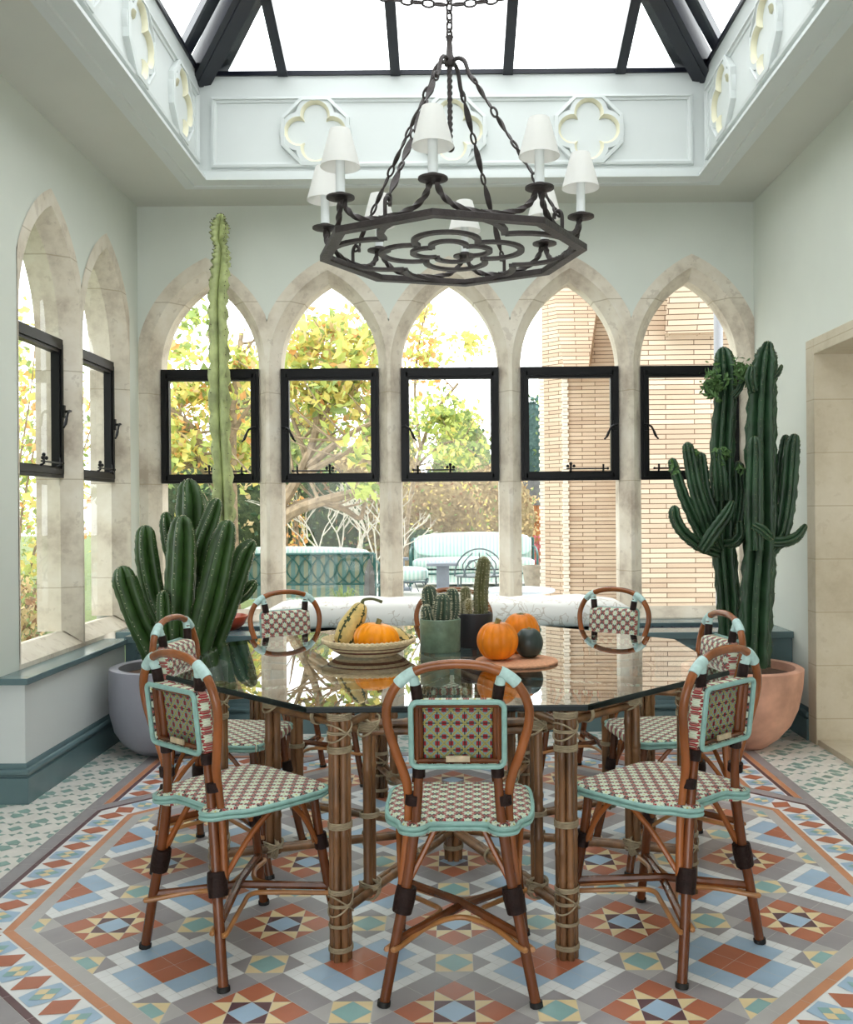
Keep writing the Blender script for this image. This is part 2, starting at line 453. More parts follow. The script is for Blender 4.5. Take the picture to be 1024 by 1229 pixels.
# right wall with the stone doorway
dy0, dy1, dz = 4.15, 5.39, 2.19
mb = MB()
mb.box((XR, dy1+.12, 0), (XR+.14, YB+.02, ZC)); mb.box((XR, dy0-.12, dz+.09), (XR+.14, dy1+.12, ZC)); mb.box((XR, -1.6, 0), (XR+.14, dy0-.12, ZC))
mb.build('wall_right', M['wall'], smooth=0, kind='structure')
db = MB()
db.box((XR-.012, dy1, 0), (XR+.9, dy1+.12, dz+.09)); db.box((XR-.012, dy0-.12, 0), (XR+.9, dy0, dz+.09)); db.box((XR-.012, dy0, dz), (XR+.9, dy1, dz+.09))
door = db.build('door_1', M['limestone'], smooth=0, kind='structure', bevel=.004)
ps = MB(); ps.box((XR+.85, dy0-.5, 0), (XR+2.0, dy1+.12, .001)); ps.box((XR-.002, dy0, -.01), (XR+2.0, dy1, .032))
ps.build('floor_passage', M['limestone'], smooth=0, kind='structure')
pw = MB(); pw.box((XR+1.9, dy0-.5, 0), (XR+2.0, dy1+.5, 2.6)); pw.box((XR+.9, dy1+.05, 0), (XR+2.0, dy1+.15, 2.6)); pw.box((XR+.14, dy0-.5, 2.5), (XR+2, dy1+.5, 2.6))
pw.build('wall_passage', M['wall'], smooth=0, kind='structure')

# ceiling round the rooflight
RX0, RX1, RY0, RY1, ZU = -1.545, 1.60, 1.36, 6.0, 4.05
mb = MB()
q_ = .12
mb.box((-3.3, RY1+q_, ZC), (XR+.14, YB+.25, ZC+.1)); mb.box((-3.3, -1.7, ZC), (RX0-q_, RY1+q_, ZC+.1)); mb.box((RX1+q_, -1.7, ZC), (XR+.14, RY1+q_, ZC+.1)); mb.box((RX0-q_, -1.7, ZC), (RX1+q_, RY0-q_, ZC+.1))
mb.build('ceiling', M['ceil'], smooth=0, kind='structure')

# rooflight upstand: four panelled sides, each with relief mouldings
def curb(idx, fn, L, nq):
    """fn(s, d, z): d goes outwards from the opening; s in 0..L"""
    mb = MB()
    mb.loft([[fn(0, 0, ZC+.001), fn(L, 0, ZC+.001), fn(L+.12, .12, ZC+.001), fn(-.12, .12, ZC+.001)], [fn(0, 0, ZU), fn(L, 0, ZU), fn(L+.12, .12, ZU), fn(-.12, .12, ZU)]])
    root = mb.build('trim_%d' % idx, M['curb'], smooth=0, kind='structure')
    bm_ = MB()   # stepped moulding at the foot
    prof = [(.002, ZC+.070), (-.014, ZC+.060), (-.014, ZC+.040), (-.032, ZC+.038), (-.032, ZC+.016), (-.050, ZC+.014), (-.050, ZC-.005), (.05, ZC-.005), (.056, ZC-.013), (.085, ZC-.013), (.09, ZC-.005), (.124, ZC-.004), (.124, ZC-.0005), (.002, ZC-.0005)]
    bm_.loft([[fn(-d, d, z) for d, z in prof], [fn(L+d, d, z) for d, z in prof]], True, False, False)
    bm_.build('foot_moulding', M['curb'], root, smooth=0, kind='structure')
    z0, z1, s0, s1 = ZC+.085, ZU-.14, .075, L-.075
    fm = MB()
    def rect(i): return [(s0+i, z0+i), (s1-i, z0+i), (s1-i, z1-i), (s0+i, z1-i)]
    lp = [(-.004, 0), (0, -.020), (.014, -.024), (.018, -.012), (.032, -.008), (.034, 0)]
    fm.loft([[fn(s_, d, z) for s_, z in rect(i)] for i, d in lp], True, False, False)
    fm.build('panel_moulding', M['curb'], root, smooth=0, kind='structure')
    zc_ = (z0+z1)/2; hh = (z1-z0)/2-.004
    step = (s1-s0)/nq if nq > 3 else .85
    for k in range(nq):
        sc = L/2+(k-(nq-1)/2)*step
        om = MB(); oc = hh/cos(pi/8)
        o8 = lambda q: [(sc+(oc-q)*cos(pi/8+k2*pi/4), zc_+(oc-q)*sin(pi/8+k2*pi/4)) for k2 in range(8)]
        om.loft([[fn(s_, d, z) for s_, z in o8(q)] for q, d in ((0, 0), (.002, -.030), (.024, -.034), (.032, -.006), (.032, 0))], True, False, False)
        oo = om.build('octagon_frame', M['curb'], root, smooth=0, kind='structure')
        dd, rr = hh*.47, hh*.45
        def foil(r_):
            P = []
            q = dd*dd*2-4*(dd*dd-r_*r_) if True else 0
            t = (sqrt(2)*dd+sqrt(max(q, 0)))/2; px, pz = t*cos(pi/4), t*sin(pi/4)
            a = atan2(pz, px-dd)
            for j in range(4):
                for m_ in range(13):
                    b = -a+2*a*m_/12+0
                    x, z = dd+r_*cos(b), r_*sin(b); c_, s2 = cos(j*pi/2), sin(j*pi/2)
                    P.append((sc+x*c_-z*s2, zc_+x*s2+z*c_))
            return P
        fm2 = MB()
        fm2.loft([[fn(s_, d, z) for s_, z in foil(r_)] for r_, d in ((rr+.026, 0), (rr+.024, -.024), (rr-.004, -.028))], True, False, False, 0)
        fm2.loft([[fn(s_, d, z) for s_, z in foil(r_)] for r_, d in ((rr-.004, -.028), (rr-.020, -.014), (rr-.022, .001))], True, False, False, 1)
        fm2.build('quatrefoil', [M['curb'], M['cream']], oo, smooth=50, kind='structure')
curb(1, lambda s_, d, z: (RX0+s_, RY1+d, z), RX1-RX0, 3)
curb(2, lambda s_, d, z: (RX0-d, RY0+s_, z), RY1-RY0, 6)
curb(3, lambda s_, d, z: (RX1+d, RY0+s_, z), RY1-RY0, 6)
curb(4, lambda s_, d, z: (RX0+s_, RY0-d, z), RX1-RX0, 3)

# glazed roof
RCX, RCY, ZA = (RX0+RX1)/2, (RY0+RY1)/2, 4.87
zE = ZU+.01
apex = Vector((RCX, RCY, ZA))
corn = [Vector((RX0, RY0, zE)), Vector((RX1, RY0, zE)), Vector((RX1, RY1, zE)), Vector((RX0, RY1, zE))]
sq = [(1, 1), (-1, 1), (-1, -1), (1, -1)]
sk = MB()
for a, b in ((0, 1), (1, 2), (2, 3), (3, 0)): sk.tube([corn[a]+Vector((0, 0, .0)), corn[b]+Vector((0, 0, .0))], .014, 4, sec=sq)
sky = sk.build('window_8', M['navy'], smooth=0, kind='structure')
for c in corn:
    d = (apex-c); hb = MB()
    hb.tube([c, apex], .06, 4, sec=[(1.25, 1), (-1.25, 1), (-1.25, -1), (1.25, -1)])
    side = Vector((-d.y, d.x, 0)).normalized()
    for sgn in (1, -1): hb.tube([c+side*sgn*.13+Vector((0, 0, .05)), apex+side*sgn*.06+Vector((0, 0, .05))], .034, 4, sec=sq)
    hb.tube([c+Vector((0, 0, -.06)), apex+Vector((0, 0, -.06))], .022, 4, sec=sq)
    hb.build('hip_rafter', M['navy'], sky, smooth=0, kind='structure')
hx, hy = (RX1-RX0)/2, (RY1-RY0)/2
for sgn in (1, -1):
    for x in (-1.05, -.35, .35, 1.05):
        t = 1-abs(x)/hx
        e = Vector((RCX+x, RCY+sgn*hy, zE)); u_ = Vector((RCX+x, RCY+sgn*hy*(1-t), zE+(ZA-zE)*t))
        MB().tube([e, u_], .024, 4, sec=[(1, 1.3), (-1, 1.3), (-1, -1.3), (1, -1.3)]).build('rafter', M['navy'], sky, smooth=0, kind='structure')
    for y in (-1.35, -.45, .45, 1.35):
        t = 1-abs(y)/hy
        e = Vector((RCX+sgn*hx, RCY+y, zE)); u_ = Vector((RCX+sgn*hx*(1-t), RCY+y, zE+(ZA-zE)*t))
        MB().tube([e, u_], .024, 4, sec=[(1, 1.3), (-1, 1.3), (-1, -1.3), (1, -1.3)]).build('rafter', M['navy'], sky, smooth=0, kind='structure')
for a, b in ((0, 1), (1, 2), (2, 3), (3, 0)):
    up = Vector((0, 0, .03)); p = [corn[a]+up, corn[b]+up, apex+up]
    MB().loft([p, [q+Vector((0, 0, .008)) for q in p]], True, True, True, 1, 0, 1).build('roof_pane', [M['glass'], M['glass_in']], sky, smooth=0, kind='structure')

# ------------------------------------------------------------------ dado, sill ledge, skirting on the left; window seat at the back
YD, XD, ZL = 5.79, -1.965, .578
mb = MB(); mb.box((XD-.12, YR-.02, 0), (XD, YD, ZL-.03)); mb.box((-3.18, YR-.02, 0), (XD-.12, YR, ZL-.03))
mb.build('wall_dado_left', M['dadowall'], smooth=0, kind='structure')
mb = MB(); mb.box((-3.18, YR-.05, ZL-.03), (XD+.025, YR+.02, ZL)); mb.box((XL, YR+.02, ZL-.03), (XD+.025, YD, ZL))
mb.build('trim_5', M['teal'], smooth=0, kind='structure', bevel=.003)
SK = [(0, 0), (.022, 0), (.022, .118), (.012, .124), (.012, .130), (.026, .138), (.028, .148), (.022, .158), (.010, .162), (.010, .172), (.004, .184), (0, .184)]
def skirting(name, pts):
    """pts: list of (origin xy, outward normal xy) mitred along the run"""
    return MB().loft([[(p[0]+n[0]*d, p[1]+n[1]*d, z) for d, z in SK] for p, n in pts]).build(name, M['teal'], smooth=30, kind='structure')
skirting('baseboard_left', [((-3.18, YR-.02), (0, -1)), ((XD, YR-.02), (1, -1)), ((XD, YD), (1, 0))])
skirting('baseboard_right', [((XR, YD), (-1, 0)), ((XR, dy1+.12), (-1, 0))])
skirting('baseboard_near_right', [((XR, dy0-.12), (-1, 0)), ((XR, -1.6), (-1, 0))])

seat = thing('window_seat', (0, YD, 0), 'long teal panelled window seat built in below the five back windows', 'bench')
w0, w1 = XL+.002, XR-.002
mb = MB(); mb.box((XD+.002, .0, 0), (w1, .03, ZL-.03))
mb.build('front_panel', M['teal'], seat, smooth=0)
mb = MB(); mb.box((XD+.002, -.028, ZL-.028), (w1, .19, ZL+.014)); mb.box((w0, .46, ZL-.028), (w1, YB-YD-.001, ZL+.014)); mb.box((w0, .19, ZL-.028), (-1.75, .46, ZL+.014)); mb.box((1.98, .19, ZL-.028), (w1, .46, ZL+.014))
mb.build('seat_board', M['teal'], seat, smooth=0, bevel=.004)
mb = MB(); mb.box((-1.75, .19, ZL-.03), (1.98, .46, ZL-.012))  # dark navy ribbed strip sunk into the bench top
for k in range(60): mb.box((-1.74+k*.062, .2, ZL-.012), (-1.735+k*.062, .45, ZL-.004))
mb.build('dark_strip', M['navystrip'], seat, smooth=0)
for k in range(5):
    xa, xb = XD+.06+k*.785, XD+.06+k*.785+.70
    pm = MB()
    rc = lambda i: [(xa+i, .24+i), (xb-i, .24+i), (xb-i, ZL-.07-i), (xa+i, ZL-.07-i)]
    pm.loft([[(x, -d, z) for x, z in rc(i)] for i, d in ((0, 0), (.002, .010), (.014, .014), (.022, .008), (.034, .006), (.04, 0))], True, False, False)
    pm.build('panel_moulding', M['teal'], seat, smooth=0)
MB().loft([[(x, -d, z) for d, z in SK] for x in (XD+.03, w1-.03)]).build('skirting', M['teal'], seat, smooth=30)

# cushion on the window seat
m_, t_, b_ = newmat('white_sketch_print_cotton'); co = t_.coord()
vo = t_.add('ShaderNodeTexVoronoi'); vo.feature = 'DISTANCE_TO_EDGE'; vo.inputs['Scale'].default_value = 17
nz = t_.add('ShaderNodeTexNoise'); nz.inputs['Scale'].default_value = 5; nz.inputs['Detail'].default_value = 3; t_.con(co, nz.inputs['Vector'])
va = t_.add('ShaderNodeVectorMath'); va.operation = 'ADD'; t_.con(co, va.inputs[0])
vs = t_.add('ShaderNodeVectorMath'); vs.operation = 'SCALE'; t_.con(nz.outputs['Color'], vs.inputs[0]); vs.inputs['Scale'].default_value = .35
t_.con(vs.outputs[0], va.inputs[1]); t_.con(va.outputs[0], vo.inputs['Vector'])
ln = t_.m('MULTIPLY', t_.m('LESS_THAN', vo.outputs['Distance'], .05), t_.m('GREATER_THAN', t_.noise(7, 2, co), .5))
t_.con(t_.mix(t_.m('MULTIPLY', ln, .6), lin((246, 244, 240)), lin((196, 182, 168))), b_.inputs['Base Color']); b_.inputs['Roughness'].default_value = .9
M['cushion'] = m_
cu = MB(); X0, X1 = -1.16, 1.12; loops = []
n = 40
for i in range(n+1):
    t = i/n; x = X0+(X1-X0)*t
    e = min(1, t*6.5, (1-t)*8); sc = sqrt(max(0, 1-(1-e)**2))*.93+.07
    L = []
    for k in range(20):
        a = 2*pi*k/20; ca, sa = cos(a), sin(a)
        yy = math.copysign(abs(ca)**.32, ca)*.26*(.75+.25*sc); zz = math.copysign(abs(sa)**.4, sa)*.084*(.3+.7*sc)*(1+.05*sin(x*9+ca*2)+.05*sin(x*23+ca*5))
        L.append((x, yy, zz))
    loops.append(L)
cu.loft(loops)
cush = cu.build('seat_cushion', M['cushion'], smooth=60); cush.location = (0, YD+.37, ZL+.014+.094)
tag(cush, 'long plump white printed cushion lying on the window seat', 'cushion')

# ------------------------------------------------------------------ floor tiles
FC = Vector((.0, 3.66))
P0 = .55; cc = P0/(5*sqrt(2))
fmats = ['grout'] + [k for k in TC if k != 'grout']; FI = {k: i for i, k in enumerate(fmats)}
fl_ = MB()
def clip_half(poly, n, d):
    """keep n.p <= d"""
    out = []
    for i in range(len(poly)):
        a, b = poly[i], poly[(i+1) % len(poly)]
        da, dbb = a[0]*n[0]+a[1]*n[1]-d, b[0]*n[0]+b[1]*n[1]-d
        if da <= 1e-9: out.append(a)
        if (da < -1e-9 and dbb > 1e-9) or (da > 1e-9 and dbb < -1e-9):
            t = da/(da-dbb); out.append((a[0]+(b[0]-a[0])*t, a[1]+(b[1]-a[1])*t))
    return out
def inset(poly, g):
    n = len(poly)
    area = sum(poly[i][0]*poly[(i+1) % n][1]-poly[(i+1) % n][0]*poly[i][1] for i in range(n))/2
    if abs(area) < 2e-5: return None
    if area < 0: poly = poly[::-1]
    out = poly
    for i in range(n):
        a, b = poly[i], poly[(i+1) % n]; ex, ey = b[0]-a[0], b[1]-a[1]; l = math.hypot(ex, ey)
        if l < 1e-6: continue
        nx, ny = ey/l, -ex/l
        out = clip_half(out, (nx, ny), nx*a[0]+ny*a[1]-g)
        if len(out) < 3: return None
    return out
def tile(poly, col, z=0.0, g=.0007, clips=()):
    for n, d in clips:
        poly = clip_half(poly, n, d)
        if len(poly) < 3: return
    if g: poly = inset(poly, g)
    if not poly or len(poly) < 3: return
    ar = sum(poly[i][0]*poly[(i+1) % len(poly)][1]-poly[(i+1) % len(poly)][0]*poly[i][1] for i in range(len(poly)))
    if ar < 0: poly = poly[::-1]
    fl_.add([(FC.x+p[0], FC.y+p[1], z) for p in poly], [tuple(range(len(poly)))], FI[col])
def rot45(u, v): return ((u-v)/sqrt(2), (u+v)/sqrt(2))
def T4(u0, v0, pts): return [rot45(u0+a*cc, v0+b*cc) for a, b in pts]
OCT = [(cos(k*pi/4), sin(k*pi/4)) for k in range(8)]
fx0, fx1, fy0, fy1 = -3.18, XR, -1.6, YD
# base bed
fl_.add([(fx0, fy0, -.0004), (fx1, fy0, -.0004), (fx1, fy1, -.0004), (fx0, fy1, -.0004)], [(0, 1, 2, 3)], 0)
fl_.add([(fx0, fy0, -.06), (fx1, fy0, -.06), (fx1, fy1, -.06), (fx0, fy1, -.06)], [(3, 2, 1, 0)], 0)
A0 = 1.361
fclip = [(n, A0) for n in OCT]
def rectp(a0, b0, a1, b1): return [(a0, b0), (a1, b0), (a1, b1), (a0, b1)]
h = 1.5; b = .5
for i in range(-5, 6):
    for j in range(-5, 6):
        u0, v0 = i*5*cc, j*5*cc
        x, y = rot45(u0, v0)
        if math.hypot(x, y) > 2.1: continue
        def tl(pts, col): tile(T4(u0, v0, pts), col, clips=fclip)
        def four(pts, col):
            for q in range(4):
                c_, s_ = [(1, 0), (0, 1), (-1, 0), (0, -1)][q]
                tl([(a*c_-b2*s_, a*s_+b2*c_) for a, b2 in pts], col)
        if (i+j) % 2 == 0:
            tl(rectp(-b, -b, b, b), 'blue')
            four([(b, -b), (2*b, 0), (b, b)], 'maroon')
            four([(b, b), (2*b, 0), (h, b)], 'cream'); four([(b, -b), (h, -b), (2*b, 0)], 'cream')
            four([(h, b), (2*b, 0), (h, -b)], 'rust'); four(rectp(b, b, h, h), 'rust')
            four(rectp(h, -h, h+1, 0), 'grey'); four(rectp(h, 0, h+1, h), 'grey')
        else:
            four(rectp(0, 0, 1, 1), 'rust')
            four(rectp(1, -1, 2, 0), 'blue'); four(rectp(1, 0, 2, 1), 'blue')
            for q in range(6): four(rectp(2, -1.5+q*.5, 2.5, -1+q*.5), 'white')
            four(rectp(1, 1, 1.5, 1.5), 'white'); four(rectp(1.5, 1, 2, 1.5), 'white'); four(rectp(1, 1.5, 1.5, 2), 'white')
        # corner motif, drawn once per cell at (+2.5,+2.5)
        mu = 2.5
        def tm(pts, col): tile(T4(u0+mu*cc, v0+mu*cc, pts), col, clips=fclip)
        tm(rectp(-.5, -.5, .5, .5), 'teal')
        for q in range(4):
            c_, s_ = [(1, 0), (0, 1), (-1, 0), (0, -1)][q]
            rr = lambda pts: [(a*c_-b2*s_, a*s_+b2*c_) for a, b2 in pts]
            tm(rr([(.5, -.5), (1, 0), (.5, .5)]), 'cream')
            tm(rr([(1, 0), (1, 1), (0, 1)]), 'lgrey' if ((q % 2) == (0 if (i+j) % 2 == 0 else 1)) else 'grey')
tn = tan(pi/8)
def oring(a0, a1, col, nseg=8, z=0.0):
    for k in range(8):
        c_, s_ = OCT[k]
        for q in range(nseg):
            f0, f1 = -1+2*q/nseg, -1+2*(q+1)/nseg
            pts = [(a0, a0*tn*f0), (a1, a1*tn*f0), (a1, a1*tn*f1), (a0, a0*tn*f1)]
            tile([(a*c_-t*s_, a*s_+t*c_) for a, t in pts], col, z)
oring(A0, 1.406, 'lgrey', 9); oring(1.406, 1.438, 'orange', 7); oring(1.438, 1.572, 'white', 1); oring(1.572, 1.595, 'maroon', 8); oring(1.595, 1.655, 'grey', 8)
def motif(px, py, tx, ty, kind, wr, wt, clips=()):
    """band motif centred at p, t along the band"""
    nx, ny = -ty, tx
    q = lambda pts: [(px+a*tx*wt+b2*nx*wr, py+a*ty*wt+b2*ny*wr) for a, b2 in pts]
    if kind == 0: tile(q([(-1, 0), (0, -1), (1, 0), (0, 1)]), 'rust', .0012, .0005, clips)
    else:
        tile(q([(-.98, -.25), (-.78, -1), (.78, -1), (.98, -.25), (.98, .25), (.78, 1), (-.78, 1), (-.98, .25)]), 'blue', .0012, .0005, clips)
        s2 = .8
        tile(q([(-s2, 0), (-s2/2, -s2/2), (0, 0), (-s2/2, s2/2)]), 'cream', .0022, .0005, clips); tile(q([(s2, 0), (s2/2, s2/2), (0, 0), (s2/2, -s2/2)]), 'cream', .0022, .0005, clips)
        tile(q([(0, s2), (-s2/2, s2/2), (0, 0), (s2/2, s2/2)]), 'teal', .0022, .0005, clips); tile(q([(0, -s2), (s2/2, -s2/2), (0, 0), (-s2/2, -s2/2)]), 'teal', .0022, .0005, clips)
am = 1.505; nm = 13; L8 = 2*am*tn; tw = L8/nm
for k in range(8):
    c_, s_ = OCT[k]
    for q in range(nm):
        t = -L8/2+tw*(q+.5)
        motif(am*c_-t*s_, am*s_+t*c_, -s_, c_, q % 2, .060, .0475)
AO = 1.655; nd = sqrt(.5)
for sx in (1, -1):
    for sy in (1, -1):
        tri = [(sx*AO, sy*AO), (sx*AO*tn, sy*AO), (sx*AO, sy*AO*tn)]
        oc = ((-sx*nd, -sy*nd), -AO)
        def strip(leg, d0, d1, col, z=0.0):
            if leg == 0: n1, m1 = (sx, 0), (sy*0, sy)
            else: n1, m1 = (0, sy), (sx, 0)
            # distance from leg = AO - n1.p ; keep d0<=dist<=d1 and dist<=other dist
            cl_ = [((-n1[0], -n1[1]), -(AO-d1)), ((n1[0], n1[1]), AO-d0), (((m1[0]-n1[0]), (m1[1]-n1[1])), 0)]
            tile(tri, col, z, .0006, cl_)
        for leg in (0, 1):
            for d0, d1, col in ((0, .055, 'grey'), (.055, .085, 'orange'), (.085, .107, 'maroon'), (.107, .235, 'white'), (.235, .262, 'orange'), (.262, .30, 'lgrey'), (.30, .9, 'grey')):
                strip(leg, d0, d1, col)
            for q in range(9):
                t = .12+.096*(q+.5); dd = .171
                if leg == 0: p = (sx*(AO-dd), sy*(AO-t)); tv = (0, 1)
                else: p = (sx*(AO-t), sy*(AO-dd)); tv = (1, 0)
                if t < .16: continue
                cl_ = [((-sx*nd, -sy*nd), -AO-.0)]
                cl_ = [((-sx*nd, -sy*nd), -(AO))]
                motif(p[0], p[1], tv[0], tv[1], q % 2, .058, .0475, cl_)
# outer field: white with seafoam squares
regs = [(fx0-FC.x, fy0-FC.y, -AO, fy1-FC.y), (AO, fy0-FC.y, fx1-FC.x, fy1-FC.y), (-AO, AO, AO, fy1-FC.y), (-AO, fy0-FC.y, AO, -AO)]
tt = .0485
for (x0, y0, x1, y1) in regs:
    cl_ = [((1, 0), x1), ((-1, 0), -x0), ((0, 1), y1), ((0, -1), -y0)]
    tile(rectp(x0, y0, x1, y1), 'off', 0, .0005)
    rad = 100
    for i in range(-rad, rad):
        for j in range(-rad, rad):
            x, y = rot45((i+.5)*tt, (j+.5)*tt)
            if not (x0-.06 < x < x1+.06 and y0-.06 < y < y1+.06): continue
            a, b2 = i % 4, j % 4
            q = lambda pts: [rot45((i+p)*tt, (j+r)*tt) for p, r in pts]
            if a < 2 and b2 < 2:
                if (a+b2) % 2 == 0: tile(q(rectp(0, 0, 1, 1)), 'seaf', .0012, .0006, cl_)
                else:
                    tile(q([(.1, .0), (.9, .0), (.5, .5)]), 'seaf', .0012, .0005, cl_); tile(q([(.1, 1), (.5, .5), (.9, 1)]), 'seaf', .0012, .0005, cl_)
            elif a >= 2 and b2 >= 2:
                if (a+b2) % 2 == 1:
                    tile(q([(0, .1), (.5, .5), (0, .9)]), 'seaf', .0012, .0005, cl_); tile(q([(1, .1), (1, .9), (.5, .5)]), 'seaf', .0012, .0005, cl_)
            elif a == 2 and b2 == 0: tile(q(rectp(.5, .5, 1.5, 1.5)), 'seaf', .0012, .0006, cl_)
fl_.build('floor', [M['t_'+k] for k in fmats], smooth=0, kind='structure', recalc=False)
# ================================================================== TABLE
TX, TY = 0.0, 3.68
tb = thing('dining_table', (TX, TY, 0), 'octagonal glass-topped dining table on lashed cane bundle legs', 'table')
HG = .763
AP, GY = .988, .105
Rg = AP/cos(pi/8)
g8 = [(-.015+Rg*cos(pi/8+k*pi/4), GY+Rg*sin(pi/8+k*pi/4)) for k in range(8)]
gm = MB()
gi = [(-.015+(Rg-.004)*cos(pi/8+k*pi/4), GY+(Rg-.004)*sin(pi/8+k*pi/4)) for k in range(8)]
gm.loft([[(x, y, HG-.019) for x, y in gi], [(x, y, HG-.016) for x, y in g8], [(x, y, HG-.004) for x, y in g8], [(x, y, HG) for x, y in gi]], True, True, True, 2, 1, 0)
m_, t_, b_ = newmat('dark_green_glass_edge'); b_.inputs['Base Color'].default_value = (*lin((8, 20, 20)), 1); b_.inputs['Roughness'].default_value = .2; b_.inputs['Specular IOR Level'].default_value = .2
M['gedge'] = m_
gm.build('glass_top', [M['tglass'], M['tglass_in'], M['gedge']], tb, smooth=0)
tag(tb.children[0], 'thick clear green-edged octagonal glass top')

def cane(mb, a, b, r, nodes=3, mi=0, seed=0, n=10):
    rnd = random.Random(seed); a, b = Vector(a), Vector(b); L = (b-a).length
    ts = sorted(rnd.uniform(.06, .94) for _ in range(nodes)); pts = [(0, r)]
    for t in ts:
        e = .004/L
        pts += [(t-3*e, r), (t-e, r*1.16), (t+e, r*1.16), (t+3*e, r)]
    pts.append((1, r)); pts.sort()
    mb.tube([a+(b-a)*t for t, _ in pts], [q for _, q in pts], n)
def lash(mb, c, axis, rad, turns, r=.0045, cross=False):
    """coil of cord round a bundle"""
    c = Vector(c); axis = Vector(axis).normalized(); x = axis.orthogonal().normalized(); y = axis.cross(x)
    pts = []
    n = int(turns*18)
    for k in range(n+1):
        a = 2*pi*k/18; h_ = (k/18-turns/2)*r*1.9
        pts.append(c+x*cos(a)*rad+y*sin(a)*rad+axis*h_)
    mb.tube(pts, r, 6)
    if cross:
        for sg in (1, -1):
            pts = [c+x*cos(2*pi*k/22)*(rad+.002)+y*sin(2*pi*k/22)*(rad+.002)+axis*(sg*cross*cos(2*pi*k/22*1)) for k in range(23)]
            mb.tube(pts, r, 6)
LR8 = .880; UR = .69
def lashing(parent, *args):
    mb = MB(); lash(mb, *args); return mb.build('lashing', M['lash'], parent)
def one(name, parent, a, b, r, nodes, seed):
    mb = MB(); cane(mb, a, b, r, nodes, seed=seed); return mb.build(name, M['tcane'], parent)
for k in range(8):
    a = pi/8+k*pi/4; d = Vector((cos(a), sin(a), 0)); p = d*LR8
    leg = one('leg', tb, p, p+Vector((0, 0, HG-.024)), .0112, 3, k*10+6)
    for q in range(6):
        o = Vector((.0225*cos(q*pi/3+a), .0225*sin(q*pi/3+a), 0)); one('cane', leg, p+o, p+o+Vector((0, 0, HG-.022)), .0112, 3, k*10+q)
    for z, t, cr_ in ((.035, 3, 0), (.105, 2, 0), (.165, 2, .03), (.205, 3, 0), (.40, 4, 0), (.625, 4, 0), (.675, 2, .026), (.722, 4, 0)):
        lashing(leg, p+Vector((0, 0, z)), (0, 0, 1), .0350, t, .0027, cr_)
    for z in (.690, .724): one('top_spoke', tb, p*.97+Vector((0, 0, z)), d*.05+Vector((0, 0, z)), .0130, 2, k+50+int(z*100))
    side = Vector((-d.y, d.x, 0))*.0135
    for sg in (1, -1):
        bs = one('bottom_spoke', tb, p*.97+side*sg+Vector((0, 0, .145)), d*.04+side*sg*.6+Vector((0, 0, .115)), .0130, 2, k+70+sg)
    lashing(bs, d*UR+Vector((0, 0, .138)), d+Vector((0, 0, .3)), .031, 3, .003, .012); lashing(bs, d*.35+Vector((0, 0, .127)), d, .0285, 2, .003)
    u0 = d*UR
    for sg in (1, -1): uo = one('upright', tb, u0+d*.0135*sg+Vector((0, 0, .12)), u0+d*.0135*sg+Vector((0, 0, .70)), .0145, 3, k*3+sg+90)
    lashing(uo, u0+Vector((0, 0, .375)), (0, 0, 1), .0295, 3, .003); lashing(uo, u0+Vector((0, 0, .655)), (0, 0, 1), .032, 5, .0034, .03); lashing(uo, u0+Vector((0, 0, .150)), (0, 0, 1), .032, 3, .0032, .016)
    a2 = a+pi/4; d2 = Vector((cos(a2), sin(a2), 0))
    for z in (.636, .662): ro = one('ring_rail', tb, d*UR+Vector((0, 0, z)), d2*UR+Vector((0, 0, z)), .0130, 2, k+30+int(z*100))
    lashing(ro, (d+d2)*UR*.5+Vector((0, 0, .648)), d2-d, .0285, 3, .003)
hub = one('hub', tb, (0, 0, 0), (0, 0, .20), .0115, 1, 6)
for q in range(6):
    o = Vector((.0235*cos(q*pi/3), .0235*sin(q*pi/3), 0)); one('cane', hub, o, o+Vector((0, 0, .20)), .0115, 1, q)
for z in (.05, .17): lashing(hub, (0, 0, z), (0, 0, 1), .0362, 3, .003)

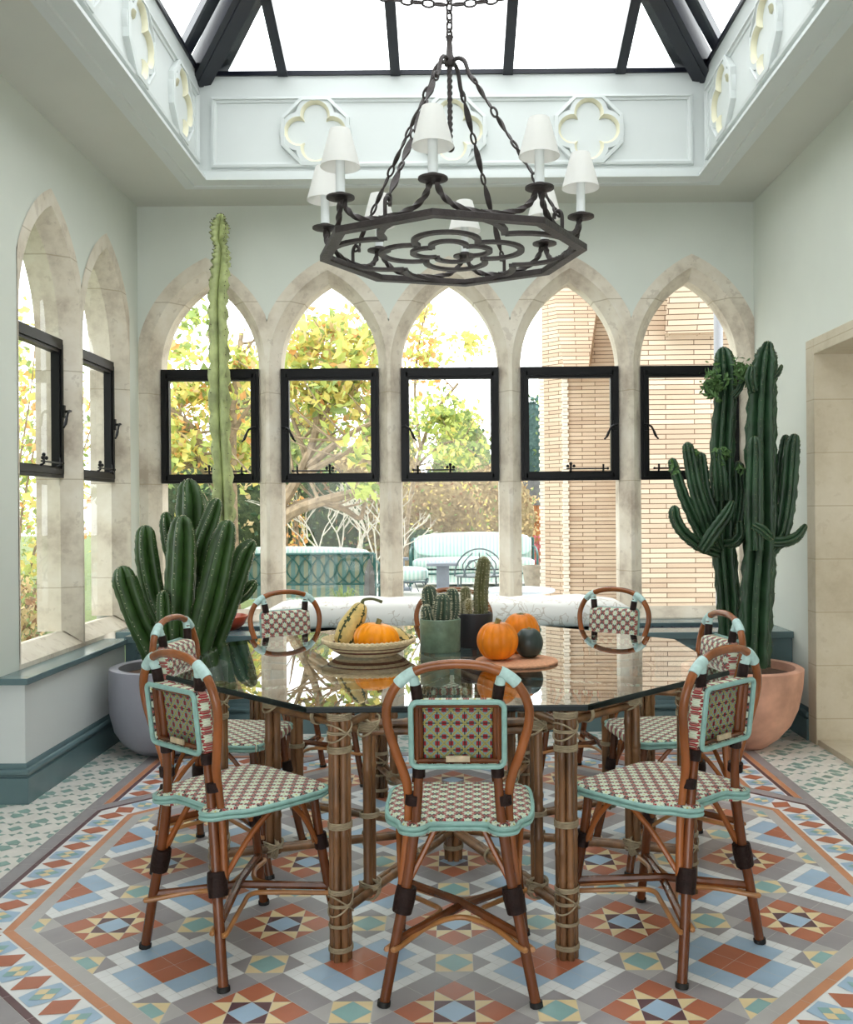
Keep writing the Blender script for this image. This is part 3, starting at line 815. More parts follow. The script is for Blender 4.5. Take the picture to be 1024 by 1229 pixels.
# ================================================================== CHAIRS
def weave(name, ax, ay, cell, back=False):
    m, t, b = newmat(name); o = t.xyz(t.coord())
    u, v = t.m('DIVIDE', o[ax], cell), t.m('DIVIDE', o[ay], cell)
    a = t.m('ADD', u, v); bb = t.m('SUBTRACT', u, v)
    fa = t.m('SUBTRACT', t.m('FRACT', t.m('ADD', a, 50.5)), .5); fb2 = t.m('SUBTRACT', t.m('FRACT', t.m('ADD', bb, 50.5)), .5)
    uu = t.m('MULTIPLY', t.m('ADD', fa, fb2), .5); vv = t.m('MULTIPLY', t.m('SUBTRACT', fa, fb2), .5)
    au, av = t.m('ABSOLUTE', uu), t.m('ABSOLUTE', vv)
    r = t.m('SQRT', t.m('ADD', t.m('MULTIPLY', uu, uu), t.m('MULTIPLY', vv, vv)))
    th = t.m('ARCTAN2', vv, uu)
    mint, red, drk, crm = lin((214, 225, 203)), lin((156, 24, 36)), lin((44, 18, 24)), lin((224, 214, 190))
    if not back:
        petal = t.m('MULTIPLY_ADD', t.m('COSINE', t.m('MULTIPLY', th, 8.0)), .062, .272)
        star = t.m('LESS_THAN', r, petal)
        split = t.m('GREATER_THAN', t.m('ADD', t.m('MULTIPLY', au, 1.0), t.m('MULTIPLY', t.noise(90, 1), .0)), t.m('MULTIPLY', av, .62))
        ground = t.mix(split, drk, red)
        # slim cream strands crossing between the flowers
        strand = t.m('LESS_THAN', t.m('ABSOLUTE', t.m('SUBTRACT', t.m('ADD', au, av), .455)), .022)
        ground = t.mix(t.m('MULTIPLY', strand, .3), ground, crm)
        ring = t.m('MULTIPLY', t.m('GREATER_THAN', r, .07), t.m('LESS_THAN', t.m('ABSOLUTE', t.m('SINE', t.m('MULTIPLY', th, 4.0))), .16))
        sc = t.mix(t.m('MULTIPLY', ring, .5), mint, lin((120, 140, 122)))
        sc = t.mix(t.m('LESS_THAN', r, .06), sc, lin((196, 190, 110)))
        col = t.mix(star, ground, sc)
    else:
        s2 = t.m('SUBTRACT', t.m('FRACT', t.m('ADD', u, 50.5)), .5); q2 = t.m('SUBTRACT', t.m('FRACT', t.m('ADD', v, 50.5)), .5)
        a2, b2 = t.m('ABSOLUTE', s2), t.m('ABSOLUTE', q2)
        par = t.m('GREATER_THAN', t.m('ABSOLUTE', t.m('SUBTRACT', t.m('FRACT', t.m('MULTIPLY', t.m('ADD', t.m('FLOOR', t.m('ADD', u, 50.5)), t.m('FLOOR', t.m('ADD', v, 50.5))), .5)), .25)), .1)
        dg = t.m('ABSOLUTE', t.m('SUBTRACT', a2, b2))
        yel = t.m('MULTIPLY', t.m('LESS_THAN', dg, .095), t.m('GREATER_THAN', dg, .035))
        ylw = t.m('LESS_THAN', dg, .035)
        gridl = t.m('LESS_THAN', t.m('MINIMUM', t.m('SUBTRACT', .5, a2), t.m('SUBTRACT', .5, b2)), .035)
        rd = t.m('MULTIPLY', t.m('GREATER_THAN', t.m('MAXIMUM', a2, b2), .33), t.m('LESS_THAN', t.m('MINIMUM', a2, b2), .17))
        col = t.mix(rd, lin((120, 152, 152)), red)
        col = t.mix(gridl, col, lin((34, 26, 28)))
        col = t.mix(yel, col, lin((190, 172, 44))); col = t.mix(ylw, col, lin((120, 130, 116)))
    t.con(col, b.inputs['Base Color']); b.inputs['Roughness'].default_value = .5
    wv = t.m('MULTIPLY', t.m('SINE', t.m('MULTIPLY', a, 25.0)), t.m('SINE', t.m('MULTIPLY', bb, 25.0)))
    bn = t.add('ShaderNodeBump'); bn.inputs['Strength'].default_value = .5; bn.inputs['Distance'].default_value = .004
    t.con(wv, bn.inputs['Height']); t.con(bn.outputs[0], b.inputs['Normal'])
    return m
M['wseat'] = weave('seat_star_weave', 0, 1, .050)
M['wback'] = weave('back_star_weave', 0, 2, .046)
M['wrear'] = weave('rear_lattice_weave', 0, 2, .037, True)

GRP = 'woven rattan bistro chairs round the glass table'
def make_chair(loc, rz, label):
    t = thing('bistro_chair', loc, label, 'chair', None, rz)
    ZT = .487
    leanP = lambda x, y, z: (x, y, z)
    # rear legs running up into the back posts
    for s in (-1, 1):
        mb = MB(); p = cr([(s*.205, -.215, 0), (s*.172, -.205, .17), (s*.146, -.195, .30), (s*.126, -.19, .42), (s*.113, -.190, .52), (s*.106, -.200, .65), (s*.106, -.216, .79), (s*.114, -.226, .878)], 4)
        mb.tube(p, [.0150, .0150, .0148, .0145, .0135, .0128, .0125, .012], 10)
        rl = mb.build('rear_leg', M['cane_dark'], t)
        MB().tube([(s*.2055, -.2155, 0), (s*.2035, -.2145, .014)], .0185, 10).build('foot_cap', M['rubber'], rl)
        for bp, br_ in ((cr([(s*.156, -.196, .245), (s*.147, -.193, .285), (s*.142, -.191, .312)], 2), [.027, .029, .027]), ([(s*.124, -.184, .535), (s*.1225, -.187, .562)], .0225),
                        ([(s*.107, -.196, .612), (s*.106, -.199, .643)], .0175), ([(s*.1065, -.219, .822), (s*.1125, -.225, .866)], .0158)):
            wm = MB(); wm.tube(bp, br_, 12); wm.build('binding', M['wrapbrown'], rl)
        # front legs
        mb = MB(); p = cr([(s*.195, .225, 0), (s*.178, .192, .17), (s*.166, .165, .34), (s*.160, .150, .46)], 4)
        mb.tube(p, [.0150, .0148, .0142, .014], 10); fo = mb.build('front_leg', M['cane_dark'], t)
        MB().tube([(s*.1955, .2255, 0), (s*.194, .223, .014)], .0185, 10).build('foot_cap', M['rubber'], fo)
        MB().tube([(s*.1695, .174, .29), (s*.166, .166, .335)], .0215, 10).build('binding', M['wrapbrown'], fo)
        # braces
        for a, b_, c_ in (((s*.150, -.185, .30), (s*.105, -.165, .38), (s*.06, -.14, .465)), ((s*.158, -.170, .30), (s*.170, -.09, .40), (s*.178, -.01, .465)),
                          ((s*.163, .150, .31), (s*.125, .145, .40), (s*.075, .14, .465)), ((s*.168, .155, .31), (s*.175, .10, .40), (s*.178, .04, .465))):
            MB().tube(cr([a, b_, c_], 5), .0085, 8).build('brace', M['cane'], t)
        # crossing stretchers
        z0 = .168+.012*(s > 0)
        MB().tube([(s*.172, -.200, z0), (0, -.01, z0+.018), (-s*.174, .186, z0)], .0125, 8).build('stretcher', M['cane_dark'], t)
    for ang in range(4):
        if ang == 0: p = [(-.178, -.226, .158), (-.165, -.222, .158), (-.09, -.12, .172), (0, -.07, .178), (.09, -.12, .172), (.165, -.222, .158), (.178, -.226, .158)]
        elif ang == 1: p = [(-.182, .212, .158), (-.165, .205, .158), (-.09, .11, .172), (0, .055, .178), (.09, .11, .172), (.165, .205, .158), (.182, .212, .158)]
        else:
            s = -1 if ang == 2 else 1
            p = [(s*.196, -.21, .150), (s*.188, -.19, .150), (s*.10, -.075, .166), (s*.06, -.01, .172), (s*.10, .06, .166), (s*.188, .185, .150), (s*.196, .205, .150)]
        MB().tube(cr(p, 6), .0075, 8).build('stretcher_loop', M['cane_light'], t)
    # the hoop of the back
    half = [(-.160, -.178, .29), (-.144, -.172, .43), (-.137, -.178, .53), (-.142, -.190, .60), (-.168, -.204, .68), (-.190, -.216, .76), (-.186, -.225, .82), (-.150, -.231, .878), (-.085, -.235, .912)]
    hp = cr(half+[(0, -.237, .922)]+[(-x, y, z) for x, y, z in reversed(half)], 5)
    MB().tube(hp, [.0115]*3+[.0130]*14+[.0115]*3, 10).build('back_hoop', M['cane'], t)
    for s in (-1, 1):
        q = [Vector((s*abs(p.x), p.y, p.z)) for p in hp if p.x < 0 and .864 < p.z < .902]
        MB().tube(q, .0162, 12).tube([(s*.1125, -.225, .864), (s*.119, -.231, .888)], .0142, 10).build('hoop_binding', M['mintwrap'], t)
    # seat
    out = [(-.12, .197), (.12, .197), (.175, .185), (.205, .145), (.208, .05), (.205, -.05), (.193, -.12), (.165, -.160), (.152, -.205), (.118, -.222), (.092, -.205), (.075, -.178), (0, -.174)]
    out += [(-x, y) for x, y in reversed(out[2:-1])]
    ol = [(p.x, p.y) for p in cr([(x, y, 0) for x, y in out], 4, True)]
    sc = lambda k, z: [(x*k, (y-.0)*k, z) for x, y in ol]
    st = MB(); st.loft([sc(.93, .452), sc(.985, .456), sc(1, .468), sc(.99, .481), sc(.965, ZT), sc(.7, ZT+.004), sc(.35, ZT+.005), sc(.02, ZT+.005)], True, True, True)
    seat_ = st.build('seat', M['wseat'], t, smooth=80)
    for z, r_, k in ((.4775, .0066, 1.012), (.4645, .0066, 1.012)):
        pts = [Vector((x*k, y*k, z)) for x, y in ol]
        i0 = max(range(len(pts)), key=lambda i: (pts[i].y > .17, pts[i].x)); pts = pts[i0:]+pts[:i0]
        pts = [p for p in pts if p.y < .186 or abs(p.x) > .17]
        if pts[0].x < 0: pts = pts[::-1]
        MB().tube(pts, r_, 8).build('edge_cord', M['mint'], t)
    # woven back
    zc_, yc = .735, -.210; sl = -.118
    def rr(hx, hz, d, rad=.02, n=5):
        P = []
        for cx_, cz_, a0 in ((hx-rad, hz-rad, 0), (-hx+rad, hz-rad, 90), (-hx+rad, -hz+rad, 180), (hx-rad, -hz+rad, 270)):
            for k in range(n+1):
                a = R(a0+90*k/n); x, z = cx_+rad*cos(a), cz_+rad*sin(a); P.append((x, yc+d+sl*z, zc_+z))
        return P
    wb = MB()
    wb.loft([rr(.05, .03, .030), rr(.104, .072, .029), rr(.122, .086, .022), rr(.130, .092, .008), rr(.130, .092, -.012), rr(.122, .086, -.024), rr(.121, .085, -.026), rr(.118, .082, -.022), rr(.118, .082, .004)], True, True, False, 0)
    pan = wb.build('woven_back', M['wback'], t, smooth=70)
    rw_ = MB(); rw_.loft([rr(.1175, .0815, .003), rr(.1175, .0815, .006)]); rw_.build('rear_weave', M['wrear'], pan, smooth=0)
    MB().tube(rr(.124, .088, -.031, .018), .0075, 8, True).build('trim_cord', M['mint'], pan)
    fr = MB()
    for s in (-1, 1):
        fr.tube([(s*.1115, yc-.014+sl*-.068, zc_-.072), (s*.1115, yc-.014+sl*.068, zc_+.072)], .0085, 8)
        fr.tube([(-.111, yc-.014+sl*s*.076, zc_+s*.0765), (.111, yc-.014+sl*s*.076, zc_+s*.0765)], .0075, 8)
    fr.build('inner_frame', M['cane_dark'], pan)
    pl = MB(); zz = -.062
    pl.box((-.032, yc-.027+sl*zz, zc_-.076), (.032, yc-.020+sl*zz, zc_-.060)); pl.build('maker_plate', M['paperplate'], pan, smooth=0)
    return t

c0 = make_chair((.02, 2.80, 0), R(-1.5), 'front rattan bistro chair seen squarely from behind, nearest the camera')
spots = [((-.650, 2.972, 0), -42, 'rattan bistro chair at front left, back turned, before the grey planter'),
         ((.640, 2.972, 0), 42, 'rattan bistro chair at front right, back turned, before the terracotta planter'),
         ((-.858, 3.72, 0), -99, 'rattan bistro chair on the left side, side-on beside the grey planter'),
         ((.828, 3.72, 0), 99, 'rattan bistro chair on the right side, side-on beside the terracotta planter'),
         ((-.72, 4.73, 0), -145, 'rattan bistro chair facing us at the back left, behind the straw bowl'),
         ((.70, 4.73, 0), 145, 'rattan bistro chair facing us at the back right, before the brick tower'),
         ((.01, 4.77, 0), 180, 'rattan bistro chair facing us at the back, half hidden by the small cactus pots')]
c0['group'] = GRP
for p, rz, lb in spots: copy_thing(c0, p, R(rz), lb, GRP)

# ================================================================== THINGS ON THE TABLE
ZG = HG+.0005
# straw bowl
bw = thing('straw_bowl', (-.330, 3.83, ZG), 'shallow woven straw bowl with dark bands holding a pumpkin and gourds', 'bowl')
b1 = MB(); N = 30
for k in range(13):
    t = k/12; r = .105+(.180-.105)*t**.8; z = .005+.052*t**1.1
    b1.torus((0, 0, z), r, .0055, 36, 6, mi=1 if k in (4, 5, 8) else 0)
b1.lathe([(.002, .003), (.06, .003), (.105, .006)], 30, caps=True); b1.lathe([(.104, .007), (.13, .018), (.155, .035), (.176, .055)], 36)
b1.build('basketwork', [M['straw'], M['strawd']], bw, smooth=60)
rm = MB()
for k in range(2): rm.tube([(.183*cos(2*pi*i/120), .183*sin(2*pi*i/120), .058+.004*sin(60*2*pi*i/120*.5+k*pi)) for i in range(120)], .006, 6, True)
rm.build('rim', M['straw'], bw)

def pumpkin(name, loc, Rr, hgt, ribs, m, label, cat='pumpkin', flat=.5, stem='corky', tilt=(0, 0), depth=.07):
    t = thing(name, loc, label, cat); t.rotation_euler = (tilt[0], tilt[1], random.uniform(0, 6))
    mb = MB(); prof = []
    for k in range(19):
        a = -pi/2+pi*k/18
        r = Rr*max(.03, cos(a)**.78 if k not in (0, 18) else .03); z = hgt/2*(1+math.copysign(abs(sin(a))**1.05, sin(a)))
        z -= hgt*.07*(max(0, 1-r/(Rr*.45)))*(1 if sin(a) > 0 else -1)
        prof.append((r, z))
    mb.lathe(prof, 96, rib=lambda a: 1-depth*(1-abs(sin(a*ribs/2)))**2.2)
    mb.build('skin', m, t, smooth=80)
    sm = MB(); zt = hgt*.93
    if stem == 'corky':
        sm.tube(cr([(0, 0, zt-.012), (.001, .001, zt+.006), (.004, -.004, zt+.020)], 3), [.017, .011, .010, .012], 9)
        for k in range(5): sm.ball((.012*cos(k*1.26), .012*sin(k*1.26), zt-.004), .007, 6, 4)
    elif stem == 'flat':
        for k in range(7): sm.ball((.014*cos(k*.9), .014*sin(k*.9), zt+.002), .006, 6, 4)
        sm.ball((0, 0, zt), .012, 8, 4)
    else: sm.ball((0, 0, zt+.002), .009, 8, 4)
    sm.build('stem', M['stem'], t)
    return t
pumpkin('pumpkin', (-.303, 3.775, ZG+.006), .091, .125, 14, M['pumpkin'], 'bright orange pumpkin sitting in the straw bowl', tilt=(R(8), 0), depth=.06)
cork = MB(); cork.lathe([(.001, 0), (.150, 0), (.154, .003), (.154, .008), (.150, .011), (.001, .011)], 48, caps=True)
ck = cork.build('cork_trivet', M['cork'], smooth=40); ck.location = (.240, 3.585, ZG); tag(ck, 'round terracotta-coloured cork trivet on the glass under the pumpkins', 'trivet')
pumpkin('pumpkin', (.170, 3.575, ZG+.0115), .078, .142, 11, M['pumpkin2'], 'taller amber pumpkin at the front of the cork trivet', depth=.085)
pumpkin('pumpkin', (.272, 3.765, ZG+.0005), .0735, .166, 12, M['pumpkin2'], 'amber pumpkin standing behind the dark green squash', stem='flat', depth=.065)
pumpkin('squash', (.291, 3.625, ZG+.0115), .053, .112, 10, M['squash'], 'small smooth dark green squash beside the front pumpkin', 'squash', stem='dot', depth=.015)
def gourd(loc, path, rad, stem, label, rot=0):
    t = thing('striped_gourd', loc, label, 'gourd', 'striped gourds in the straw bowl'); P = cr(path, 7); rs = interp(rad, len(P))
    mb = MB(); mb.tube(P, rs, 40)
    # dark stripes: recolour narrow sectors
    nf = 40
    rnd = random.Random(3)
    for i, f in enumerate(mb.f):
        if len(f) == 4:
            k = i % nf
            if k % 8 == 0 or (k % 8 == 1 and rnd.random() < .35) or (k % 8 == 7 and rnd.random() < .3): mb.mi[i] = 1
    mb.build('skin', [M['gourdc'], M['gourdg']], t, smooth=80)
    MB().tube(cr(stem, 5), [.010, .006, .005, .007], 8).build('stem', M['gstem'], t)
    return t
gourd((-.345, 3.86, ZG+.02), [(-.085, .0, -.005), (-.082, .0, .03), (-.062, .0, .08), (-.035, .0, .13), (-.018, .0, .165), (-.012, 0, .178)], [.012, .046, .050, .040, .028, .010],
      [(-.014, 0, .172), (-.006, 0, .192), (.03, -.005, .196), (.068, -.012, .184)], 'tall cream and green striped gourd leaning in the straw bowl with its long stem')
gourd((-.20, 3.86, ZG+.03), [(-.07, .02, .05), (-.055, .015, .05), (-.02, 0, .036), (.01, -.012, .024), (.032, -.02, .018)], [.006, .030, .036, .026, .01],
      [(.028, -.018, .02), (.036, -.022, .03), (.042, -.026, .036)], 'small warty striped gourd lying at the right of the straw bowl')

def column(mb, path, rad, ribs=12, depth=.16, n=None, seg=5, wav=0, wn=20, mi=0, tipround=True, seed=0):
    """ribbed cactus column along a path; returns ridge points for spines"""
    P = cr(path, seg); N = len(P); n = n or ribs*4
    rs = interp(rad, N) if isinstance(rad, (list, tuple)) else [rad]*N
    if tipround:   # close the tip as a dome
        tip = P[-1]; dirv = (P[-1]-P[-2]).normalized(); r0 = rs[-1]
        for a in (25, 50, 70, 85):
            P.append(tip+dirv*r0*1.05*sin(R(a))); rs.append(r0*cos(R(a)))
    tang = [(P[min(i+1, len(P)-1)]-P[max(i-1, 0)]).normalized() for i in range(len(P))]
    nx = tang[0].orthogonal().normalized(); loops = []; ridge = []
    rnd = random.Random(seed); ph = rnd.uniform(0, 6)
    for i, p in enumerate(P):
        t = tang[i]; nx = (nx-t*nx.dot(t)).normalized(); ny = t.cross(nx); L = []
        for k in range(n):
            a = 2*pi*k/n; w = abs(cos(a*ribs/2)); prof = 1-depth*(1-w)**1.0 - depth*.6*(1-w)
            rr = rs[i]*(prof + wav*(w**3)*sin(i*wn+ph+ (k//4)*1.7))
            L.append(p+(nx*cos(a)+ny*sin(a))*rr)
        loops.append(L)
        for q in range(ribs):
            a = 2*pi*q/ribs
            ridge.append((p+(nx*cos(a)+ny*sin(a))*rs[i]*(1.0+wav*sin(i*wn+ph)), (nx*cos(a)+ny*sin(a))))
    mb.loft(loops, True, True, True, mi)
    return ridge
def spines(ridge, size, prob=1, seed=1, long=0):
    mb = MB(); rnd = random.Random(seed)
    for p, d in ridge:
        if rnd.random() > prob: continue
        mb.add([p+d*size*.6, p+Vector((size, 0, 0))-d*size*.3, p+Vector((-size*.6, size, 0))-d*size*.3, p+Vector((-size*.3, -size*.5, size))-d*size*.3], [(0, 1, 2), (0, 2, 3), (0, 3, 1), (1, 3, 2)])
        if long:
            for _ in range(3):
                e = (d+Vector((rnd.uniform(-.7, .7), rnd.uniform(-.7, .7), rnd.uniform(-.7, .7)))).normalized(); s_ = e.orthogonal()*size*.16
                mb.add([p-s_, p+s_, p+e*long], [(0, 1, 2)])
    return mb
def pot(t, r0, r1, h_, m, wall=.006, soilz=.8, prof=None):
    mb = MB(); pr = prof or [(r0*.96, 0), (r0, .004), (r1, h_-.003), (r1-wall*.5, h_), (r1-wall, h_-.003), (r1-wall, h_*soilz-.01)]
    mb.lathe([(.001, 0)]+pr, 40); mb.build('pot', m, t, smooth=40)
    sm = MB(); sm.lathe([(.001, h_*soilz+.004), (r1*.5, h_*soilz+.002), (r1-wall-.0005, h_*soilz)], 28, caps=True); sm.build('soil', M['soil'], t, smooth=60)
g = thing('potted_cactus', (-.046, 3.90, ZG), 'cluster of stubby spiny cacti in a ribbed sage green pot on the table', 'plant')
pot(g, .081, .083, .132, M['greenpot'])
for i, (x, y, hh, r, lx) in enumerate(((-.034, .016, .232, .034, -.010), (.008, -.030, .200, .036, .004), (.048, .016, .222, .031, .002), (-.048, -.03, .165, .025, -.006))):
    mb = MB(); rg = column(mb, [(x*.7, y*.7, .10), (x, y, .10+(hh-.10)*.5), (x+lx, y, hh)], [r*.8, r, r*.9], 10, .2, seed=i, seg=7)
    st = mb.build('cactus_stem', M['minic'], g, smooth=60); spines(rg, .0034, .9, i, .012).build('spines', M['areole'], st, smooth=0)
g = thing('potted_cactus', (.096, 4.02, ZG), 'tall bristly column cactus with a small one in a matt black pot', 'plant')
pot(g, .073, .074, .142, M['blackpot'])
for i, (x, y, hh, r, lx, m) in enumerate(((.028, .0, .345, .031, .012, 'minic2'), (-.035, -.012, .228, .023, -.002, 'minic2'), (-.025, -.045, .19, .013, 0, 'stem'), (-.06, .02, .165, .02, 0, 'minic'))):
    mb = MB(); rg = column(mb, [(x, y, .11), (x, y, .11+(hh-.11)*.5), (x+lx, y, hh)], [r*.9, r*1.02, r*.9], 13, .2, seed=i+9, seg=10)
    st = mb.build('cactus_stem', M[m], g, smooth=60); spines(rg, .0025, .75, i, .013).build('spines', M['areole'], st, smooth=0)
# ================================================================== BIG CACTI
def local(root, pts): return [Vector(p)-Vector(root.location) for p in pts]
def stems(t, specs, m, mar, ribs=6, depth=.3, wav=.05, sp=.004, spl=0, prob=1, fat=1.0):
    for i, (pts, rad) in enumerate(specs):
        P = [W(px, py, y) for px, py, y in pts]
        mb = MB(); r_ = [q*fat*P[0].y/F for q in rad] if isinstance(rad, (list, tuple)) else rad*P[0].y/F
        rg = column(mb, local(t, P), r_, ribs, depth, ribs*8, seg=9, wav=wav, wn=1.9, seed=i)
        st = mb.build('cactus_stem', m, t, smooth=60)
        spines(rg, sp, prob, i, spl).build('spines', mar, st, smooth=0)
gp = thing('potted_cactus', (-1.585, 5.40, 0), 'bushy many-armed green cactus in a lilac-grey planter by the left windows', 'plant')
def planter(t, prof, m, wall, ztop, zs):
    mb = MB(); mb.lathe([(.001, 0)]+prof+[(prof[-1][0]-wall*.4, ztop), (prof[-1][0]-wall, ztop-.006), (prof[-1][0]-wall-.01, zs-.03)], 56)
    mb.build('pot', m, t, smooth=50)
    sm = MB(); sm.lathe([(.001, zs+.01), (prof[-1][0]*.5, zs+.006), (prof[-1][0]-wall-.005, zs)], 40, caps=True); sm.build('soil', M['soil'], t, smooth=60)
planter(gp, [(.12, 0), (.19, .015), (.25, .06), (.295, .13), (.318, .22), (.324, .32), (.322, .44), (.320, .475)], M['greypot'], .05, .48, .43)
stems(gp, [
    ([(196, 815, 5.36), (186, 782, 5.32), (166, 742, 5.27), (151, 700, 5.26), (149, 693, 5.26)], [13, 14, 12.5, 13, 11]),
    ([(214, 800, 5.45), (203, 755, 5.42), (186, 715, 5.42), (177, 670, 5.42), (175, 643, 5.42)], [10, 11, 11, 12, 10]),
    ([(222, 800, 5.5), (224, 740, 5.52), (229, 660, 5.52), (230, 610, 5.52), (228, 590, 5.52)], [12, 14, 15, 15.5, 12]),
    ([(214, 805, 5.26), (214, 760, 5.26), (217, 700, 5.26), (219, 650, 5.26), (219, 634, 5.26)], [11, 14, 16, 15, 12]),
    ([(236, 690, 5.45), (242, 655, 5.42), (253, 625, 5.42), (259, 607, 5.42)], [8, 10, 9.5, 7]),
    ([(214, 690, 5.55), (205, 655, 5.55), (201, 630, 5.55), (200, 622, 5.55)], [7, 8.5, 8, 6]),
    ([(228, 812, 5.33), (240, 770, 5.28), (256, 710, 5.26), (268, 655, 5.26), (272, 637, 5.26)], [13, 15, 15, 13, 10]),
    ([(240, 815, 5.42), (256, 768, 5.42), (276, 715, 5.42), (293, 668, 5.42), (299, 657, 5.42)], [12, 14, 13.5, 11, 8]),
    ([(281, 722, 5.5), (294, 712, 5.5), (302, 703, 5.5)], [5, 7, 6]),
    ([(204, 790, 5.22), (199, 750, 5.21), (197, 718, 5.21)], [8, 9, 7]),
    ([(232, 790, 5.56), (240, 740, 5.58), (243, 690, 5.58), (241, 655, 5.58)], [10, 11, 11, 9]),
], M['cactus'], M['areole'], 5, .34, .03, .0045, 0, 1, 1.22)
vp = thing('tall_cactus', (-1.47, 6.1, ZL+.014), 'very tall pale variegated cactus in a low red bowl on the window seat', 'plant')
mb = MB(); mb.lathe([(.001, 0), (.12, 0), (.155, .03), (.178, .075), (.178, .085), (.168, .085), (.16, .05)], 40); mb.build('pot', M['redpot'], vp, smooth=50)
sm = MB(); sm.lathe([(.001, .062), (.163, .058)], 30, caps=True); sm.build('soil', M['soil'], vp, smooth=60)
stems(vp, [([(262, 752, 6.1), (264, 700, 6.1), (269, 640, 6.1), (268, 580, 6.1), (264, 500, 6.1), (263, 420, 6.1), (262, 360, 6.1), (265, 320, 6.1), (266, 300, 6.1), (263, 288, 6.1), (264, 272, 6.1), (265, 264, 6.1)],
            [14, 14, 14, 15, 12, 14, 12.5, 12.5, 12, 11.5, 8, 11.5, 12, 7])], M['varieg'], M['darkareole'], 4, .5, .20, .006)
tp = thing('potted_cactus', (1.63, 5.42, 0), 'tall dark two-trunk cactus with many arms in a big pink terracotta planter', 'plant')
planter(tp, [(.13, 0), (.155, .02), (.20, .055), (.262, .13), (.302, .22), (.325, .33), (.333, .42), (.333, .44)], M['terra'], .045, .45, .40)
stems(tp, [
    ([(878, 800, 5.5), (874, 720, 5.5), (868, 640, 5.5), (867, 540, 5.5), (871, 470, 5.5), (870, 440, 5.5), (869, 428, 5.5)], [14, 14, 15, 15, 13, 14, 11]),
    ([(905, 800, 5.36), (908, 720, 5.36), (913, 640, 5.36), (913, 540, 5.36), (915, 470, 5.36), (919, 430, 5.36), (921, 418, 5.36)], [19, 20, 20, 19, 17, 14, 8]),
], M['cactus2'], M['dullareole'], 7, .34, .09, .004)
stems(tp, [
    ([(862, 662, 5.48), (845, 645, 5.44), (825, 605, 5.42), (813, 572, 5.42), (808, 556, 5.42)], [7, 8, 7, 6.5, 6]),
    ([(862, 658, 5.45), (850, 630, 5.40), (836, 590, 5.38), (829, 555, 5.38), (826, 538, 5.38)], [8, 9, 8.5, 8, 7]),
    ([(864, 655, 5.50), (856, 620, 5.46), (846, 590, 5.46), (842, 562, 5.46), (841, 550, 5.46)], [7, 8, 8, 8, 7]),
    ([(862, 664, 5.40), (840, 655, 5.36), (820, 638, 5.34), (811, 622, 5.34), (810, 614, 5.34)], [6, 7.5, 7.5, 7.5, 7]),
    ([(872, 660, 5.5), (884, 630, 5.48), (889, 595, 5.48), (888, 570, 5.48), (887, 560, 5.48)], [7, 8, 7.5, 6.5, 6]),
    ([(843, 660, 5.33), (856, 640, 5.31), (872, 618, 5.31), (878, 606, 5.31)], [7, 8.5, 8, 5]),
    ([(872, 652, 5.40), (882, 650, 5.36), (888, 642, 5.36), (888, 632, 5.36)], [6, 7, 7, 6]),
    ([(866, 600, 5.40), (864, 570, 5.37), (862, 545, 5.37)], [8, 9, 6]),
    ([(906, 660, 5.20), (905, 600, 5.19), (906, 550, 5.19), (906, 532, 5.19)], [10, 11, 9.5, 8]),
    ([(901, 660, 5.28), (899, 625, 5.26), (899, 598, 5.26)], [5, 6, 5]),
    ([(925, 662, 5.36), (938, 640, 5.36), (946, 595, 5.36), (950, 545, 5.36), (953, 528, 5.36)], [8, 10, 10.5, 10, 7]),
    ([(930, 640, 5.42), (936, 590, 5.44), (940, 550, 5.44), (943, 528, 5.44)], [6, 7, 7.5, 6]),
    ([(926, 650, 5.32), (942, 650, 5.30), (956, 644, 5.30), (965, 633, 5.30)], [7, 7, 6.5, 4]),
    ([(905, 630, 5.16), (915, 636, 5.14), (924, 644, 5.14)], [5, 6.5, 5]),
    ([(905, 470, 5.33), (901, 455, 5.32), (902, 445, 5.32)], [6, 7.5, 6]),
    ([(927, 455, 5.33), (934, 448, 5.32), (938, 440, 5.32)], [3.5, 3.5, 2]),
    ([(858, 476, 5.45), (852, 468, 5.44), (850, 462, 5.44)], [5, 6.5, 6]),
    ([(880, 476, 5.45), (888, 466, 5.44), (892, 452, 5.44)], [4, 4, 3.5]),
], M['cactus2'], M['dullareole'], 5, .36, .09, .0038)
lf = MB(); rnd = random.Random(5)
def leafquad(mb, c, size, rnd, mi=0, ell=.45, droop=0):
    d = Vector((rnd.gauss(0, 1), rnd.gauss(0, 1), rnd.gauss(0, 1)-droop)).normalized(); s_ = d.orthogonal().normalized()
    s_.rotate(Matrix.Rotation(rnd.uniform(0, 6.28), 3, d)); n_ = d.cross(s_)
    a, b = c-d*size*.5, c+d*size*.5; m_ = c+n_*size*.10
    mb.add([a, m_+s_*size*ell*.5, b, m_-s_*size*ell*.5], [(0, 1, 2, 3)], mi)
for cx, cy, n_, sx, sy in ((857, 460, 210, 12, 15), (891, 446, 110, 9, 14), (866, 546, 80, 8, 8), (826, 540, 26, 6, 5), (810, 560, 22, 6, 6), (900, 452, 30, 7, 10), (835, 545, 26, 6, 6), (888, 562, 20, 4, 5)):
    for _ in range(n_):
        c = W(cx+rnd.gauss(0, sx*.55), cy+rnd.gauss(0, sy*.55), 5.40+rnd.uniform(-.06, .06))-Vector(tp.location); leafquad(lf, c, rnd.uniform(.026, .055), rnd)
lf.build('leaf_tufts', M['cleaf'], tp, smooth=0)

